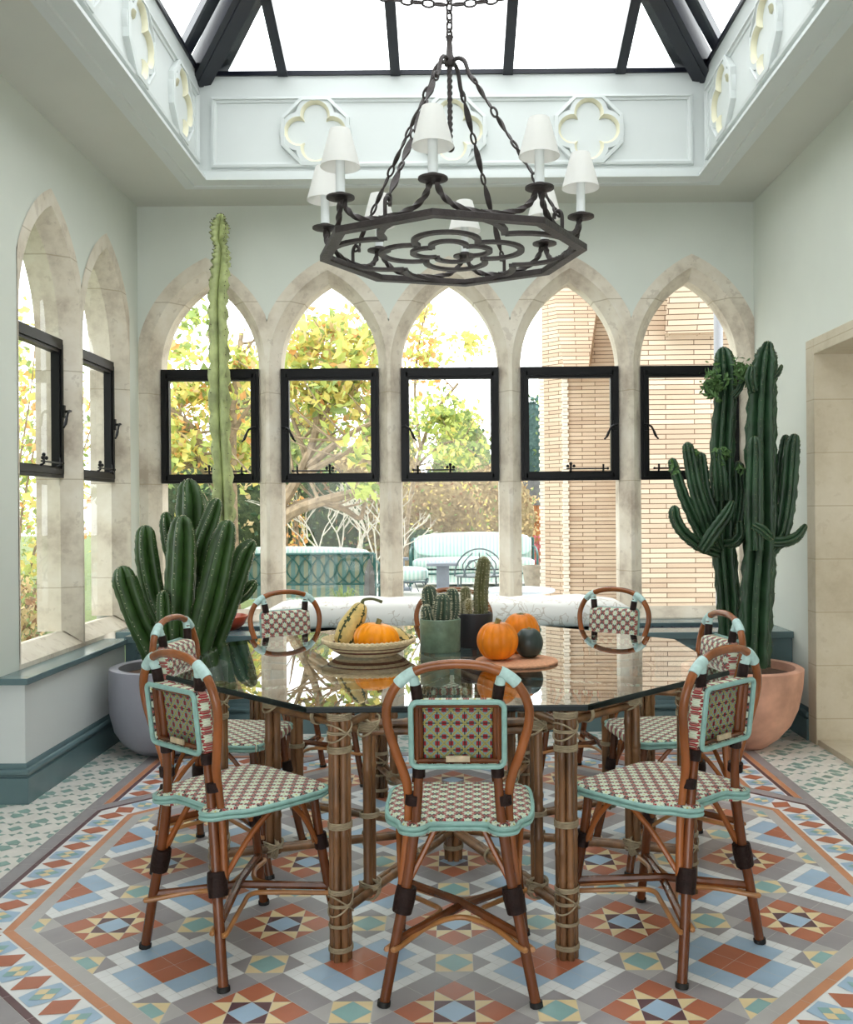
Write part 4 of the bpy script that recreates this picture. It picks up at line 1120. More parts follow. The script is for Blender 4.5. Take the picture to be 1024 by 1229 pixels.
# ================================================================== CHANDELIER
ch = thing('chandelier', (.01, 3.68, 2.316), 'black wrought iron octagonal chandelier with eight white-shaded candle lights', 'chandelier')
RV, OFF = .515, R(-7)
vx = [Vector((RV*cos(OFF+k*pi/4), RV*sin(OFF+k*pi/4), 0)) for k in range(8)]
mb = MB()
def octl(r, z): return [Vector((r*cos(OFF+k*pi/4), r*sin(OFF+k*pi/4), z)) for k in range(8)]
mb.loft([octl(RV, -.012), octl(RV, .012), octl(RV-.042, .012), octl(RV-.042, -.012), octl(RV, -.012)], True, False, False)
mb.build('ring_frame', M['iron'], ch, smooth=0, bevel=.003)
flat = [(1, .55), (-1, .55), (-1, -.55), (1, -.55)]
def band(P, w, name, parent, closed=True, z=0):
    mb = MB(); N = len(P); loops = []
    for i in range(N):
        t = (P[(i+1) % N]-P[i-1]).normalized() if closed or 0 < i < N-1 else (P[min(i+1, N-1)]-P[max(i-1, 0)]).normalized()
        n_ = Vector((-t.y, t.x, 0)); p = P[i]
        loops.append([p+n_*w+Vector((0, 0, z+.006)), p-n_*w+Vector((0, 0, z+.006)), p-n_*w+Vector((0, 0, z-.006)), p+n_*w+Vector((0, 0, z-.006))])
    if closed: loops.append(loops[0])
    mb.loft(loops, True, not closed, not closed)
    return mb.build(name, M['iron'], parent, smooth=30)
def quatre(d, r, n=16, split=False):
    q = 2*d*d-4*(d*d-r*r); t = (sqrt(2)*d+sqrt(max(q, 0)))/2; a = atan2(t*sin(pi/4), t*cos(pi/4)-d); out = []
    for j in range(4):
        L = []
        for m2 in range(n+1):
            b = -a+2*a*m2/n; x, y = d+r*cos(b), r*sin(b); o = OFF+j*pi/2
            L.append(Vector((x*cos(o)-y*sin(o), x*sin(o)+y*cos(o), 0)))
        out.append(L)
    return out
for d, r, w, z in ((.252, .222, .0135, 0), (.150, .118, .012, .002), (.082, .066, .011, .003)):
    for L in quatre(d, r): band(L, w, 'tracery_lobe', ch, False, z)
for k in range(8):
    a = OFF+k*pi/4; v = vx[k]*.955
    for sgn in (1, -1):
        nb = vx[(k+sgn) % 8]*.955; e = (nb-v).normalized(); ln_ = .17
        p = cr([v+e*ln_*1.25+Vector((0, 0, .016)), v+e*ln_*.8+Vector((0, 0, .018)), v+e*ln_*.4+Vector((0, 0, .036)), v+e*ln_*.16+Vector((0, 0, .070)), v+e*.012+Vector((0, 0, .108))], 6)
        MB().tube(p, .0095, 4, sec=[(1, .7), (-.7, 1), (-1, -.7), (.7, -1)], twist=.35).build('twisted_arm', M['iron'], ch, smooth=60)
    dsk = MB(); dsk.lathe([(.001, .104), (.02, .104), (.05, .112), (.05, .118), (.02, .116), (.001, .116)], 24, c=v); dsk.lathe([(.02, .116), (.021, .13)], 16, c=v, caps=True)
    do = dsk.build('drip_pan', M['iron'], ch, smooth=40)
    MB().lathe([(.0165, .118), (.0165, .245), (.001, .246)], 18, c=v, caps=True).build('candle_tube', M['candle'], do, smooth=40)
    sh = MB(); sh.lathe([(.0705, .222), (.0360, .352), (.0345, .352), (.0690, .222), (.0705, .222)], 32, c=v)
    m_ = M.get('shade')
    if not m_:
        m_, t_, b_ = newmat('white_card_shade'); b_.inputs['Base Color'].default_value = (.86, .86, .84, 1); b_.inputs['Roughness'].default_value = .8
        tl = t_.add('ShaderNodeBsdfTranslucent'); tl.inputs[0].default_value = (.9, .88, .84, 1); mx = t_.add('ShaderNodeMixShader'); mx.inputs[0].default_value = .4
        t_.con(b_.outputs[0], mx.inputs[1]); t_.con(tl.outputs[0], mx.inputs[2]); t_.con(mx.outputs[0], t_.n['Material Output'].inputs[0]); M['shade'] = m_
    sh.build('lamp_shade', M['shade'], do, smooth=50)
ZT_ = .735
cl_ = MB(); cl_.lathe([(.001, ZT_-.03), (.020, ZT_-.02), (.024, ZT_), (.014, ZT_+.02), (.010, ZT_+.07), (.016, ZT_+.09), (.001, ZT_+.1)], 14, caps=True)
cl_.build('collar', M['iron'], ch, smooth=60)
mb = MB(); mb.tube([(0, 0, ZT_-.02-.30*k/40) for k in range(41)], .0075, 4, sec=[(1, 1), (-1, 1), (-1, -1), (1, -1)], twist=.5); mb.ball((0, 0, ZT_-.335), .0165)
mb.build('twisted_rod', M['iron'], ch, smooth=30)
def link(mb, c, d, L, r, flip):
    d = d.normalized(); s_ = d.orthogonal().normalized()
    if flip: s_ = d.cross(s_)
    P = [c+d*(L*cos(2*pi*k/14))+s_*(L*.55*sin(2*pi*k/14)) for k in range(14)]
    mb.tube(P, r, 6, True)
for k in (1, 3, 5, 7):
    m0 = (vx[k]+vx[(k+1) % 8])*.5*.96; dr = m0.normalized()
    arm = cr([Vector((0, 0, ZT_-.01)), dr*.035+Vector((0, 0, ZT_+.0)), dr*.065+Vector((0, 0, ZT_-.02)), dr*.085+Vector((0, 0, ZT_-.075)), dr*.105+Vector((0, 0, ZT_-.10))], 6)
    MB().tube(arm, .0085, 8).build('collar_arm', M['iron'], ch)
    hk = cr([m0+Vector((0, 0, .012)), m0+Vector((0, 0, .07)), m0-dr*.012+Vector((0, 0, .088)), m0-dr*.028+Vector((0, 0, .080)), m0-dr*.030+Vector((0, 0, .062))], 6)
    MB().tube(hk, .007, 8).build('ring_hook', M['iron'], ch)
    a, b = arm[-1], m0-dr*.02+Vector((0, 0, .085)); D = (b-a); u_ = D.normalized(); n_ = 4; g = .052; L = D.length
    for q in range(n_+1):
        c = a+u_*(L*q/n_); mb = MB()
        link(mb, c, u_, .021, .0045, q % 2); mb.build('chain_link', M['iron'], ch)
    for q in range(n_):
        p0, p1 = a+u_*(L*q/n_+.016), a+u_*(L*(q+1)/n_-.016); mb = MB(); m2 = 16
        mb.tube([p0+(p1-p0)*(i/m2) for i in range(m2+1)], [.004]+[.004+.008*sin(pi*i/m2) for i in range(1, m2)]+[.004], 4, sec=[(1, .35), (-1, .35), (-1, -.35), (1, -.35)], twist=.14)
        mb.build('chain_bar', M['iron'], ch, smooth=30)
top = MB(); z = ZT_+.095; q = 0
while z < ZA-2.316-.06: link(top, Vector((0, 0, z)), Vector((0, 0, 1)), .024, .0045, q % 2); z += .036; q += 1
top.build('top_chain', M['iron'], ch)
for sgn in (1, -1):
    sw = MB(); P = cr([(0, 0, ZT_+.21), (sgn*.25, 0, ZT_+.243), (sgn*.7, .0, ZT_+.36), (sgn*1.15, 0, ZT_+.62), (sgn*1.53, 0, ZT_+.98)], 30); acc = 0; q = 0
    for i in range(1, len(P)):
        acc += (P[i]-P[i-1]).length
        if acc >= .036: link(sw, P[i], P[i]-P[i-1], .024, .0042, q % 2); acc = 0; q += 1
    sw.build('swag_chain', M['iron'], ch)

# ================================================================== GARDEN
gr = MB(); gr.box((-30, YB+.26, -.3), (30, 60, -.02)); gr.build('ground_lawn', M['lawn'], smooth=0, kind='structure')
gr = MB(); gr.box((-2.6, YB+.255, -.25), (6, 19.5, .12)); gr.build('ground_patio', M['patio'], smooth=0, kind='structure')
gr = MB(); gr.box((-30, 2.5, -.3), (XL-.25, YB+.26, -.02)); gr.build('ground_lawn_side', M['lawn'], smooth=0, kind='structure')

# brick tower: angled faces, long thin bricks, flaring corbels
m_, t_, b_ = newmat('long_thin_bricks')
uvn = t_.n.new('ShaderNodeUVMap'); uvn.uv_map = 'UVMap'
br = t_.add('ShaderNodeTexBrick'); br.inputs['Scale'].default_value = 1.0; br.inputs['Brick Width'].default_value = .42; br.inputs['Row Height'].default_value = .046
br.inputs['Mortar Size'].default_value = .004; br.inputs['Mortar Smooth'].default_value = .2; br.offset = .37; br.inputs['Bias'].default_value = -.1
t_.con(uvn.outputs[0], br.inputs['Vector'])
br.inputs['Color1'].default_value = (*lin((214, 197, 175)), 1); br.inputs['Color2'].default_value = (*lin((188, 164, 142)), 1); br.inputs['Mortar'].default_value = (*lin((112, 88, 68)), 1)
nf = t_.noise(1.3, 4, uvn.outputs[0]); mixc = t_.n.new('ShaderNodeMix'); mixc.data_type = 'RGBA'; mixc.blend_type = 'MULTIPLY'; mixc.inputs[0].default_value = .5
t_.con(br.outputs['Color'], mixc.inputs[6]); t_.con(t_.ramp(nf, [(.3, (.8, .74, .7)), (.7, (1, 1, 1))]), mixc.inputs[7]); t_.con(mixc.outputs[2], b_.inputs['Base Color'])
bn = t_.add('ShaderNodeBump'); bn.inputs['Strength'].default_value = .7; bn.inputs['Distance'].default_value = .02; bn.invert = True; t_.con(br.outputs['Fac'], bn.inputs['Height']); t_.con(bn.outputs[0], b_.inputs['Normal'])
b_.inputs['Roughness'].default_value = .9; M['brick'] = m_
def uvwalls(o):
    me = o.data; uv = me.uv_layers.new(name='UVMap')
    for p in me.polygons:
        n_ = p.normal; t = Vector((-n_.y, n_.x, 0)); t = t.normalized() if t.length > .05 else Vector((1, 0, 0))
        for li in p.loop_indices:
            v = me.vertices[me.loops[li].vertex_index].co; uv.data[li].uv = (v.dot(t), v.z if abs(n_.z) < .9 else v.y)
tw_ = thing('brick_tower', (1.6, 9.5, .0), 'pale thin-brick tower wall with flaring corbels seen through the right windows', 'building')
def vp_(px, y): return Vector((W(px, 613, y).x, y))
fp = [vp_(652, 11.75), vp_(679, 11.5), vp_(756, 11.45), vp_(758, 8.95), Vector((5.0, 8.85)), Vector((5.0, 13.4)), vp_(654, 13.4)]
def prismz(name, poly, z0, z1, mat_, poly2=None, parent=tw_):
    lo = Vector((parent.location)) if parent else Vector((0, 0, 0))
    mb = MB(); mb.loft([[Vector((p.x, p.y, z0))-lo for p in poly], [Vector((p.x, p.y, z1))-lo for p in (poly2 or poly)]])
    o = mb.build(name, mat_, parent, smooth=0); uvwalls(o); return o
prismz('tower_wall', fp, -.02, 4.7, M['brick'])
# white dressed quoin at the corner
q0 = vp_(676, 10.55); q1 = vp_(682, 10.33)
for nm, px, y in (('corner_quoins', 679, 11.5), ('corner_quoins', 651.5, 11.77)):
    qm = MB(); c = vp_(px, y)-Vector((0, .02))
    for k in range(70):
        w_ = .028 if k % 2 else .04
        qm.box((c.x-w_-tw_.location.x, c.y-.02-9.5, .05+k*.043*1.0), (c.x+w_-tw_.location.x, c.y+.03-9.5, .05+k*.043+.037))
    qm.build(nm, M['render'], tw_, smooth=0)
# flaring bright buttress above the corner and the overhanging bay further right
a_ = [vp_(676, 10.38), vp_(707, 9.95), vp_(709, 10.0), vp_(678, 10.45)]
b2_ = [vp_(662, 9.3), vp_(726, 9.1), vp_(728, 9.6), vp_(664, 10.1)]
prismz('flared_corbel', [vp_(678, 10.95), vp_(708, 10.95), vp_(710, 11.8), vp_(680, 11.8)], HC+(613-441)*10.95/F, 4.7, M['brick'], [vp_(656, 11.40), vp_(733, 11.40), vp_(735, 11.8), vp_(658, 11.8)])
zc0 = HC+(613-402)*8.75/F
prismz('overhanging_bay', [vp_(800, 8.75), vp_(872, 8.7), Vector((3.9, 8.7)), Vector((3.9, 9.0)), vp_(800, 9.0)], zc0, 4.75, M['brick'], [vp_(824, 7.9), vp_(880, 7.9), Vector((3.9, 7.9)), Vector((3.9, 9.0)), vp_(824, 9.0)])
dp = MB(); p0 = W(864, 613, 7.75); dp.tube([(p0.x-1.6, 7.75-9.5, -.02), (p0.x-1.6, 7.75-9.5, 4.7)], .038, 12); dp.build('downpipe', M['pipe'], tw_)

# garden sofas of green iron with striped cushions
m_, t_, b_ = newmat('aqua_striped_canvas'); o_ = t_.xyz(t_.coord())
f_ = t_.m('FRACT', t_.m('MULTIPLY', o_[0], 17.0)); f2_ = t_.m('FRACT', t_.m('MULTIPLY', o_[0], 51.0))
c_ = t_.mix(t_.m('LESS_THAN', f_, .5), lin((212, 224, 221)), lin((170, 206, 201))); c_ = t_.mix(t_.m('LESS_THAN', f2_, .25), c_, lin((180, 200, 190)))
t_.con(c_, b_.inputs['Base Color']); b_.inputs['Roughness'].default_value = .85; M['stripe'] = m_
m_, t_, b_ = newmat('shaded_teal_canvas_stripe'); o_ = t_.xyz(t_.coord()); f_ = t_.m('FRACT', t_.m('MULTIPLY', o_[0], 9.0))  # darker canvas stripe: shade on the sofa back is put into its colour
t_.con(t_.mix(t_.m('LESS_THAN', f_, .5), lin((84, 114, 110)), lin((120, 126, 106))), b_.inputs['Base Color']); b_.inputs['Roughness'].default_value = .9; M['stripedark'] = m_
def softbox(mb, a, b, r=.06, puff=.0):
    (x0, y0, z0), (x1, y1, z1) = a, b; loops = []
    for i in range(9):
        t = i/8; e = sin(pi*min(max(t, .02), .98))**.35
        L = []
        for k in range(20):
            an = 2*pi*k/20; ca, sa = cos(an), sin(an)
            L.append((x0+(x1-x0)*(.5-.5*cos(pi*t)), (y0+y1)/2+math.copysign(abs(ca)**.4, ca)*(y1-y0)/2*e, (z0+z1)/2+math.copysign(abs(sa)**.4, sa)*(z1-z0)/2*e))
        loops.append(L)
    mb.loft(loops); return mb
def sofa(loc, rz, w, label, backm='stripe'):
    t = thing('garden_sofa', loc, label, 'sofa', None, rz); hw = w/2   # faces +y
    f = MB()
    for x in (-hw, hw):
        f.tube(cr([(x, -.42, .0), (x, -.40, .35), (x, -.44, .75)], 4), .02, 8); f.tube(cr([(x, .40, 0), (x, .38, .3), (x, .36, .52), (x, .1, .60), (x, -.42, .62)], 4), .018, 8)
    f.tube([(-hw, -.44, .75), (hw, -.44, .75)], .018, 8); f.tube([(-hw, -.41, .30), (hw, -.41, .30)], .016, 8); f.tube([(-hw, .38, .22), (hw, .38, .22)], .016, 8)
    for x in (-hw, hw): f.tube([(x, -.41, .22), (x, .38, .22)], .014, 8)
    f.build('iron_frame', M['greeniron'], t)
    lt = MB(); n_ = int(w/.16)
    for k in range(-1, n_):
        x0 = -hw+k*w/n_
        for d_ in (1, -1):
            pts = []
            for i in range(9):
                s_ = i/8; x = (x0+.32*s_) if d_ == 1 else (x0+.32*(1-s_))
                bow = .035*sin(pi*2*s_)*d_; x += bow
                if -hw <= x <= hw: pts.append((x, -.425-.015*s_, .30+.45*s_))
            if len(pts) > 2: lt.tube(pts, .009, 5)
    lt.build('back_lattice', M['greeniron'], t)
    seat_c = MB(); softbox(seat_c, (-hw+.03, -.34, .28), (hw-.03, .42, .47)); seat_c.build('seat_cushion', M['stripe'], t, smooth=60)
    bk = MB(); softbox(bk, (-hw+.04, -.40, .44), (hw-.04, -.18, .86)); bk.build('back_cushion', M['stripe'], t, smooth=60)
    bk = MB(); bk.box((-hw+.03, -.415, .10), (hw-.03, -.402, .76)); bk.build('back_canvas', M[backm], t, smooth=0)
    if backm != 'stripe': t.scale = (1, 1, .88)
    vl = MB(); vl.box((-hw+.03, -.40, .08), (hw-.03, .36, .27)); vl.build('valance', M['stripe'], t, smooth=0)
    return t
GZ = .12
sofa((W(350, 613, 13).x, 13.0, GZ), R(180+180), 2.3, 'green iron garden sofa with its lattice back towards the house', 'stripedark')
sofa((W(568, 613, 15.3).x, 15.5, GZ), R(180), 2.0, 'garden sofa facing the house with long aqua striped cushions')
def ottoman(loc, w, d, label):
    t = thing('ottoman', loc, label, 'stool')
    mb = MB(); softbox(mb, (-w/2, -d/2, .2), (w/2, d/2, .40)); mb.build('cushion', M['stripe'], t, smooth=60)
    f = MB()
    for x in (-w/2+.03, w/2-.03):
        for y in (-d/2+.03, d/2-.03): f.tube([(x, y, .22), (x*.94, y, 0)], .014, 6)
    f.tube([(-w/2, -d/2, .2), (w/2, -d/2, .2), (w/2, d/2, .2), (-w/2, d/2, .2)], .014, 6, True)
    for k in range(6): f.tube([(-w/2+.03+k*w/6, -d/2+.02, .2), (-w/2+.03+(k+.6)*w/6, -d/2+.02, .06)], .008, 5)
    f.build('iron_base', M['greyiron'], t)
ottoman((W(486, 613, 14.0).x, 14.0, GZ), .66, .6, 'aqua striped ottoman between the two garden sofas')
def slabtable(loc, w, label, h_=.47):
    t = thing('side_table', loc, label, 'table')
    mb = MB(); mb.box((-w/2, -w/3, h_-.04), (w/2, w/3, h_)); mb.build('table_top', M['greystone'], t, smooth=0, bevel=.005)
    mb = MB(); mb.box((-.09, -.09, .0), (.09, .09, h_-.04)); mb.box((-.2, -.16, 0), (.2, .16, .04)); mb.build('pedestal', M['greystone'], t, smooth=0, bevel=.005)
slabtable((W(531, 613, 13.7).x, 13.7, GZ), .45, 'grey slab side table in front of the facing garden sofa')
slabtable((W(478, 613, 14.75).x, 14.75, GZ), .3, 'smaller grey slab side table by the facing sofa arm', .5)
ic = thing('garden_chair', (W(575, 613, 11.6).x, 11.6, GZ), 'grey iron garden chair with a round scrolled back', 'chair')
f = MB(); hr = .30
for r_ in (hr, hr*.62): f.tube([(r_*cos(pi*k/16), -.02*(k % 1), .42+r_*1.1*sin(pi*k/16)) for k in range(17)], .011, 6)
for x in (-.16, 0, .16): f.tube(cr([(x, 0, .42), (x*1.25, 0, .56), (x*.5, 0, .70)], 4), .008, 5)
for x in (-.09, .09): f.torus((x, 0, .56), .05, .007, 12, 5, 'Y')
f.build('scroll_back', M['greyiron'], ic)
f = MB(); f.lathe([(.001, .40), (.28, .40), (.29, .42), (.001, .42)], 24, c=(0, .22, 0), caps=True); f.build('seat', M['greyiron'], ic)
for x, y in ((-.26, 0), (.26, 0), (-.22, .45), (.22, .45)): MB().tube(cr([(x, y, .41), (x*1.02, y, .2), (x*1.15, y+(.04 if y else -.04), 0)], 4), .011, 6).build('leg', M['greyiron'], ic)
rt = thing('garden_table', (W(622, 613, 7.3).x, 7.35, GZ), 'round pale zinc garden table just outside the fourth window', 'table')
mb = MB(); mb.lathe([(.001, .585), (.27, .585), (.28, .592), (.28, .605), (.27, .610), (.001, .610)], 40, caps=True); mb.build('table_top', M['zinc'], rt, smooth=40)
mb = MB(); mb.lathe([(.17, 0), (.17, .02), (.03, .04), (.025, .58)], 20, caps=True); mb.build('pedestal', M['greyiron'], rt, smooth=40)
po = MB(); po.lathe([(.001, 0), (.16, 0), (.2, .3), (.21, .38), (.18, .38), (.17, .33), (.001, .33)], 24, caps=True); po_ = po.build('garden_pot', M['planter'], smooth=40); po_.location = (W(643, 613, 14.4).x, 14.4, GZ)
tag(po_, 'weathered stone pot beside the foot of the brick tower', 'pot')
ob = thing('garden_obelisk', (W(443, 613, 11.9).x, 11.9, GZ), 'narrow pointed grey weathered post by the end of the near garden sofa', 'post')
mb = MB(); mb.tube([(0, 0, 0), (0, 0, .45), (0, 0, .62)], [.075, .06, .012], 4); mb.build('post', M['fencedark'], ob, smooth=0)
mb = MB(); mb.box((-.1, -.1, -.0), (.1, .1, .05)); mb.build('foot', M['fencedark'], ob, smooth=0)

def foliage(mb, c, rad, n, size, mis, rnd, hollow=.35):
    for _ in range(n):
        d = Vector((rnd.gauss(0, 1), rnd.gauss(0, 1), rnd.gauss(0, 1))).normalized(); q = (hollow+(1-hollow)*rnd.random())
        p = Vector((d.x*rad[0]*q, d.y*rad[1]*q, d.z*rad[2]*q))+Vector(c)
        if p.z < .02: p.z = .02+rnd.random()*.1
        leafquad(mb, p, size*rnd.uniform(.6, 1.3), rnd, rnd.choice(mis), rnd.uniform(.4, .75))
def shrub(name, loc, rad, n, size, mats, mis, label, cat='shrub', seed=1, twigs=14, core=None, group=None, tw='bark'):
    t = thing(name, loc, label, cat, group); rnd = random.Random(seed)
    tm = MB()
    for k in range(twigs):
        d = Vector((rnd.uniform(-1, 1)*rad[0], rnd.uniform(-1, 1)*rad[1], rad[2]*rnd.uniform(1.2, 1.9)))
        tm.tube(cr([(d.x*.1, d.y*.1, 0), d*.4+Vector((rnd.uniform(-.1, .1), 0, 0)), d*.8, d], 3), [.022, .014, .008, .004], 5)
    tm.build('branches', M[tw], t)
    if n:
        lm = MB(); foliage(lm, (0, 0, rad[2]), rad, int(n*2.2), size*.85, mis, rnd, .62)
        lm.build('foliage', [M[m] for m in mats], t, smooth=0, recalc=False)
    if core:
        cm = MB(); loops = []
        for i in range(9):
            a = -pi/2+pi*i/8; loops.append([(rad[0]*.8*max(.05, cos(a))*cos(2*pi*k/16)*(1+.12*rnd.random()), rad[1]*.8*max(.05, cos(a))*sin(2*pi*k/16), max(.0, rad[2]+rad[2]*.82*sin(a)*(1+.1*rnd.random()))) for k in range(16)])
        cm.loft(loops); cm.build('dense_heart', M[core], t, smooth=80)
    return t
def tree(name, loc, limbs, leaves, mats, label, seed=1, lsize=.1, sub=5, ds=0):
    """limbs: lists of (px,py,depth) traced branch lines + radius; leaves: blobs"""
    t = thing(name, loc, label, 'tree'); rnd = random.Random(seed); lo = Vector(loc)
    bm_ = MB()
    for pts, r0, r1 in limbs:
        P = cr([W(px, py, y+ds)-lo for px, py, y in pts], 4); bm_.tube(P, [r0, (r0+r1)/2, r1], 7)
        for k in range(sub):
            i = rnd.randrange(len(P)//3, len(P)); p = P[i]; d = Vector((rnd.uniform(-1, 1), rnd.uniform(-.5, .5), rnd.uniform(-.2, 1))).normalized()*rnd.uniform(.35, .9)
            bm_.tube(cr([p, p+d*.5+Vector((0, 0, rnd.uniform(-.08, .08))), p+d], 3), [r1*.8, r1*.5, .006], 5)
    bm_.build('branches', M['bark'], t)
    lm = MB()
    for px, py, y, rx, rz, n, mis in leaves:
        y += ds; c = W(px, py, y)-lo; foliage(lm, c, (rx*y/F*1.15, .8, rz*y/F*1.15), int(n*2.1), lsize, mis, rnd, .05)
    lm.build('foliage', [M[m] for m in mats], t, smooth=0, recalc=False)
    return t
LM = ['l_yel', 'l_lime', 'l_grn', 'l_org', 'l_tan']
mix1 = [0, 0, 0, 0, 1, 1, 1, 1, 2, 4, 3]
b0 = W(324, 613, 10.65)
tree('magnolia_tree', (b0.x, 10.65, -.02), [
    ([(324, 735, 11.5), (325, 665, 11.5), (332, 618, 11.5), (354, 580, 11.5), (376, 530, 11.5), (385, 470, 11.6)], .10, .03),
    ([(328, 632, 11.5), (358, 611, 11.3), (410, 595, 11.2), (450, 585, 11.1), (480, 560, 11.1)], .075, .03),
    ([(330, 622, 11.5), (370, 602, 11.6), (410, 610, 11.6), (432, 622, 11.7), (438, 600, 11.7)], .05, .02),
    ([(370, 560, 11.5), (400, 535, 11.3), (430, 515, 11.2), (455, 505, 11.2)], .05, .02),
    ([(372, 565, 11.4), (405, 548, 11.1), (440, 528, 11.0), (470, 520, 11.0)], .04, .015),
    ([(368, 555, 11.5), (358, 520, 11.6), (345, 490, 11.7)], .035, .015),
    ([(380, 520, 11.5), (400, 480, 11.6), (425, 440, 11.7)], .03, .012),
    ([(376, 530, 11.6), (380, 480, 11.8), (370, 430, 11.9)], .03, .012),
], [(400, 470, 11.6, 70, 50, 420, mix1), (370, 420, 11.8, 45, 40, 200, mix1), (430, 420, 11.4, 45, 45, 200, mix1), (450, 540, 11.0, 40, 30, 90, [1, 2, 1, 0]), (340, 470, 11.8, 30, 50, 130, mix1),
    (395, 395, 11.9, 50, 25, 90, mix1), (440, 590, 10.9, 30, 14, 40, [1, 1, 2])], LM, 'spreading magnolia with yellowing leaves behind the near garden sofa', 11, .135, 6, -.85)
b0 = W(270, 613, 12.2)
tree('magnolia_tree', (b0.x, 12.2, -.02), [
    ([(282, 735, 12.2), (280, 640, 12.2), (279, 540, 12.2), (282, 470, 12.3), (290, 400, 12.4)], .085, .03),
    ([(278, 600, 12.2), (245, 560, 12.0), (240, 540, 12.0), (236, 520, 12.0), (215, 500, 11.9), (190, 480, 11.9)], .08, .03),
    ([(240, 545, 12.0), (222, 560, 12.0), (214, 540, 12.1), (222, 515, 12.1)], .055, .02),
    ([(280, 520, 12.2), (298, 490, 12.1), (318, 472, 12.0)], .035, .015),
    ([(282, 480, 12.3), (262, 440, 12.4), (250, 400, 12.4)], .03, .01),
], [(230, 470, 12.1, 55, 45, 300, mix1), (290, 440, 12.4, 40, 40, 150, mix1), (215, 540, 11.8, 40, 40, 200, mix1), (290, 540, 12.5, 30, 50, 160, mix1), (215, 420, 12.3, 35, 20, 50, mix1), (235, 380, 12.5, 30, 25, 40, [1, 2])],
    LM, 'forked pale-trunked magnolia seen behind the tall variegated cactus', 12, .135, 6)
b0 = W(490, 613, 16.1)
tree('young_tree', (b0.x, 16.1, -.02), [
    ([(490, 720, 14.2), (488, 640, 14.2), (500, 560, 14.0), (520, 500, 13.8), (550, 460, 13.6)], .05, .02),
    ([(500, 560, 14.0), (520, 540, 13.6), (545, 530, 13.4), (570, 545, 13.2)], .03, .012),
    ([(505, 540, 14.0), (498, 470, 14.0), (505, 400, 14.0), (520, 350, 14)], .03, .01),
], [(530, 500, 13.6, 45, 30, 330, [1, 1, 1, 0, 2]), (510, 430, 14.0, 32, 40, 170, [1, 0, 1, 3]), (545, 545, 13.4, 40, 18, 130, [1, 0, 1, 2]), (505, 375, 14.0, 16, 30, 60, [1, 0, 3]), (565, 410, 14.2, 24, 22, 60, [1, 0, 0])],
    LM, 'lime-leaved young tree seen through the middle window', 13, .13, 5, 1.9)
GB = 'shrubs along the garden boundary'
def px(x, y): return W(x, 613, y).x
bg = [
    (215, 19.4, (1.5, .75, 1.3), 900, .15, ['l_grn', 'l_yel', 'l_dk'], [0, 0, 1, 2], 'dull green shrub at the far left behind the forked tree', 'h_dk'),
    (310, 17.8, (1.2, .7, 1.25), 800, .14, ['l_grn', 'l_tan', 'l_dk'], [0, 1, 2, 2], 'mid green hedge bush showing between the first two windows', 'h_dk'),
    (378, 16.4, (.95, .6, 1.1), 1000, .12, ['l_dk', 'l_grn', 'l_brn'], [0, 0, 1, 0, 2], 'dark evergreen bush above the near sofa back', 'h_dk'),
    (352, 15.2, (.25, .25, .9), 120, .11, ['l_org', 'l_yel'], [0, 1, 0], 'slim orange-leaved sapling left of the dark evergreen bush', None),
    (452, 19.5, (1.3, .75, 1.5), 800, .14, ['l_yel', 'l_tan', 'l_grn'], [0, 1, 2, 1], 'yellowish bush behind the second mullion', 'h_tan'),
    (522, 17.8, (1.15, .7, 1.05), 1300, .1, ['l_tan', 'l_yel', 'l_brn', 'l_grn'], [0, 0, 1, 2, 0, 3], 'tan winter hedge behind the facing garden sofa', 'h_tan'),
    (588, 19.5, (1.1, .7, 1.2), 1300, .1, ['l_tan', 'l_yel', 'l_brn', 'l_grn'], [0, 0, 2, 0, 3], 'thin-leaved tan hedge near the brick tower', 'h_tan'),
    (505, 16.75, (.5, .3, .55), 500, .1, ['l_dk', 'l_grn'], [0, 0, 1], 'low dark green shrub at the left arm of the facing sofa', 'h_dk'),
    (640, 21.5, (1.0, .7, 2.0), 1300, .13, ['l_teal', 'l_dk', 'l_grn'], [0, 0, 1, 2], 'tall blue-green conifer left of the brick tower', 'h_teal'),
    (196, 24.4, (.9, .8, 2.3), 800, .2, ['l_grn', 'l_yel', 'l_lime', 'l_tan'], [0, 1, 1, 2, 3], 'tall yellow-green hedge bush far behind the left of the first window', 'h_grn'),
    (286, 24.4, (.86, .8, 2.5), 800, .2, ['l_grn', 'l_yel', 'l_lime', 'l_tan'], [0, 1, 1, 2, 3], 'tall yellow-green hedge bush far behind the right of the first window', 'h_grn'),
    (376, 24.4, (.84, .8, 2.2), 800, .2, ['l_grn', 'l_yel', 'l_lime', 'l_tan'], [0, 0, 1, 2, 3], 'tall pale green hedge bush far behind the left of the second window', 'h_grn'),
    (466, 24.4, (.84, .8, 2.4), 800, .2, ['l_grn', 'l_yel', 'l_lime', 'l_tan'], [0, 0, 1, 2, 3], 'tall pale green hedge bush far behind the second mullion', 'h_grn'),
    (556, 24.4, (.95, .8, 2.0), 800, .2, ['l_grn', 'l_lime', 'l_tan', 'l_dk'], [0, 0, 1, 2, 3], 'tall loose green hedge bush far behind the middle window', 'h_grn'),
]
for i, (x, y, rad, n_, sz, ms, mi, lb, core) in enumerate(bg):
    shrub('garden_shrub', (px(x, y), y, -.02), rad, n_, sz, ms, mi, lb, 'shrub', 30+i, 16, core, GB)
bs_ = thing('bare_shrub', (px(418, 14.6), 14.6, -.02), 'silvery leafless twiggy shrub behind the near sofa', 'shrub')
tm = MB(); rnd = random.Random(77)
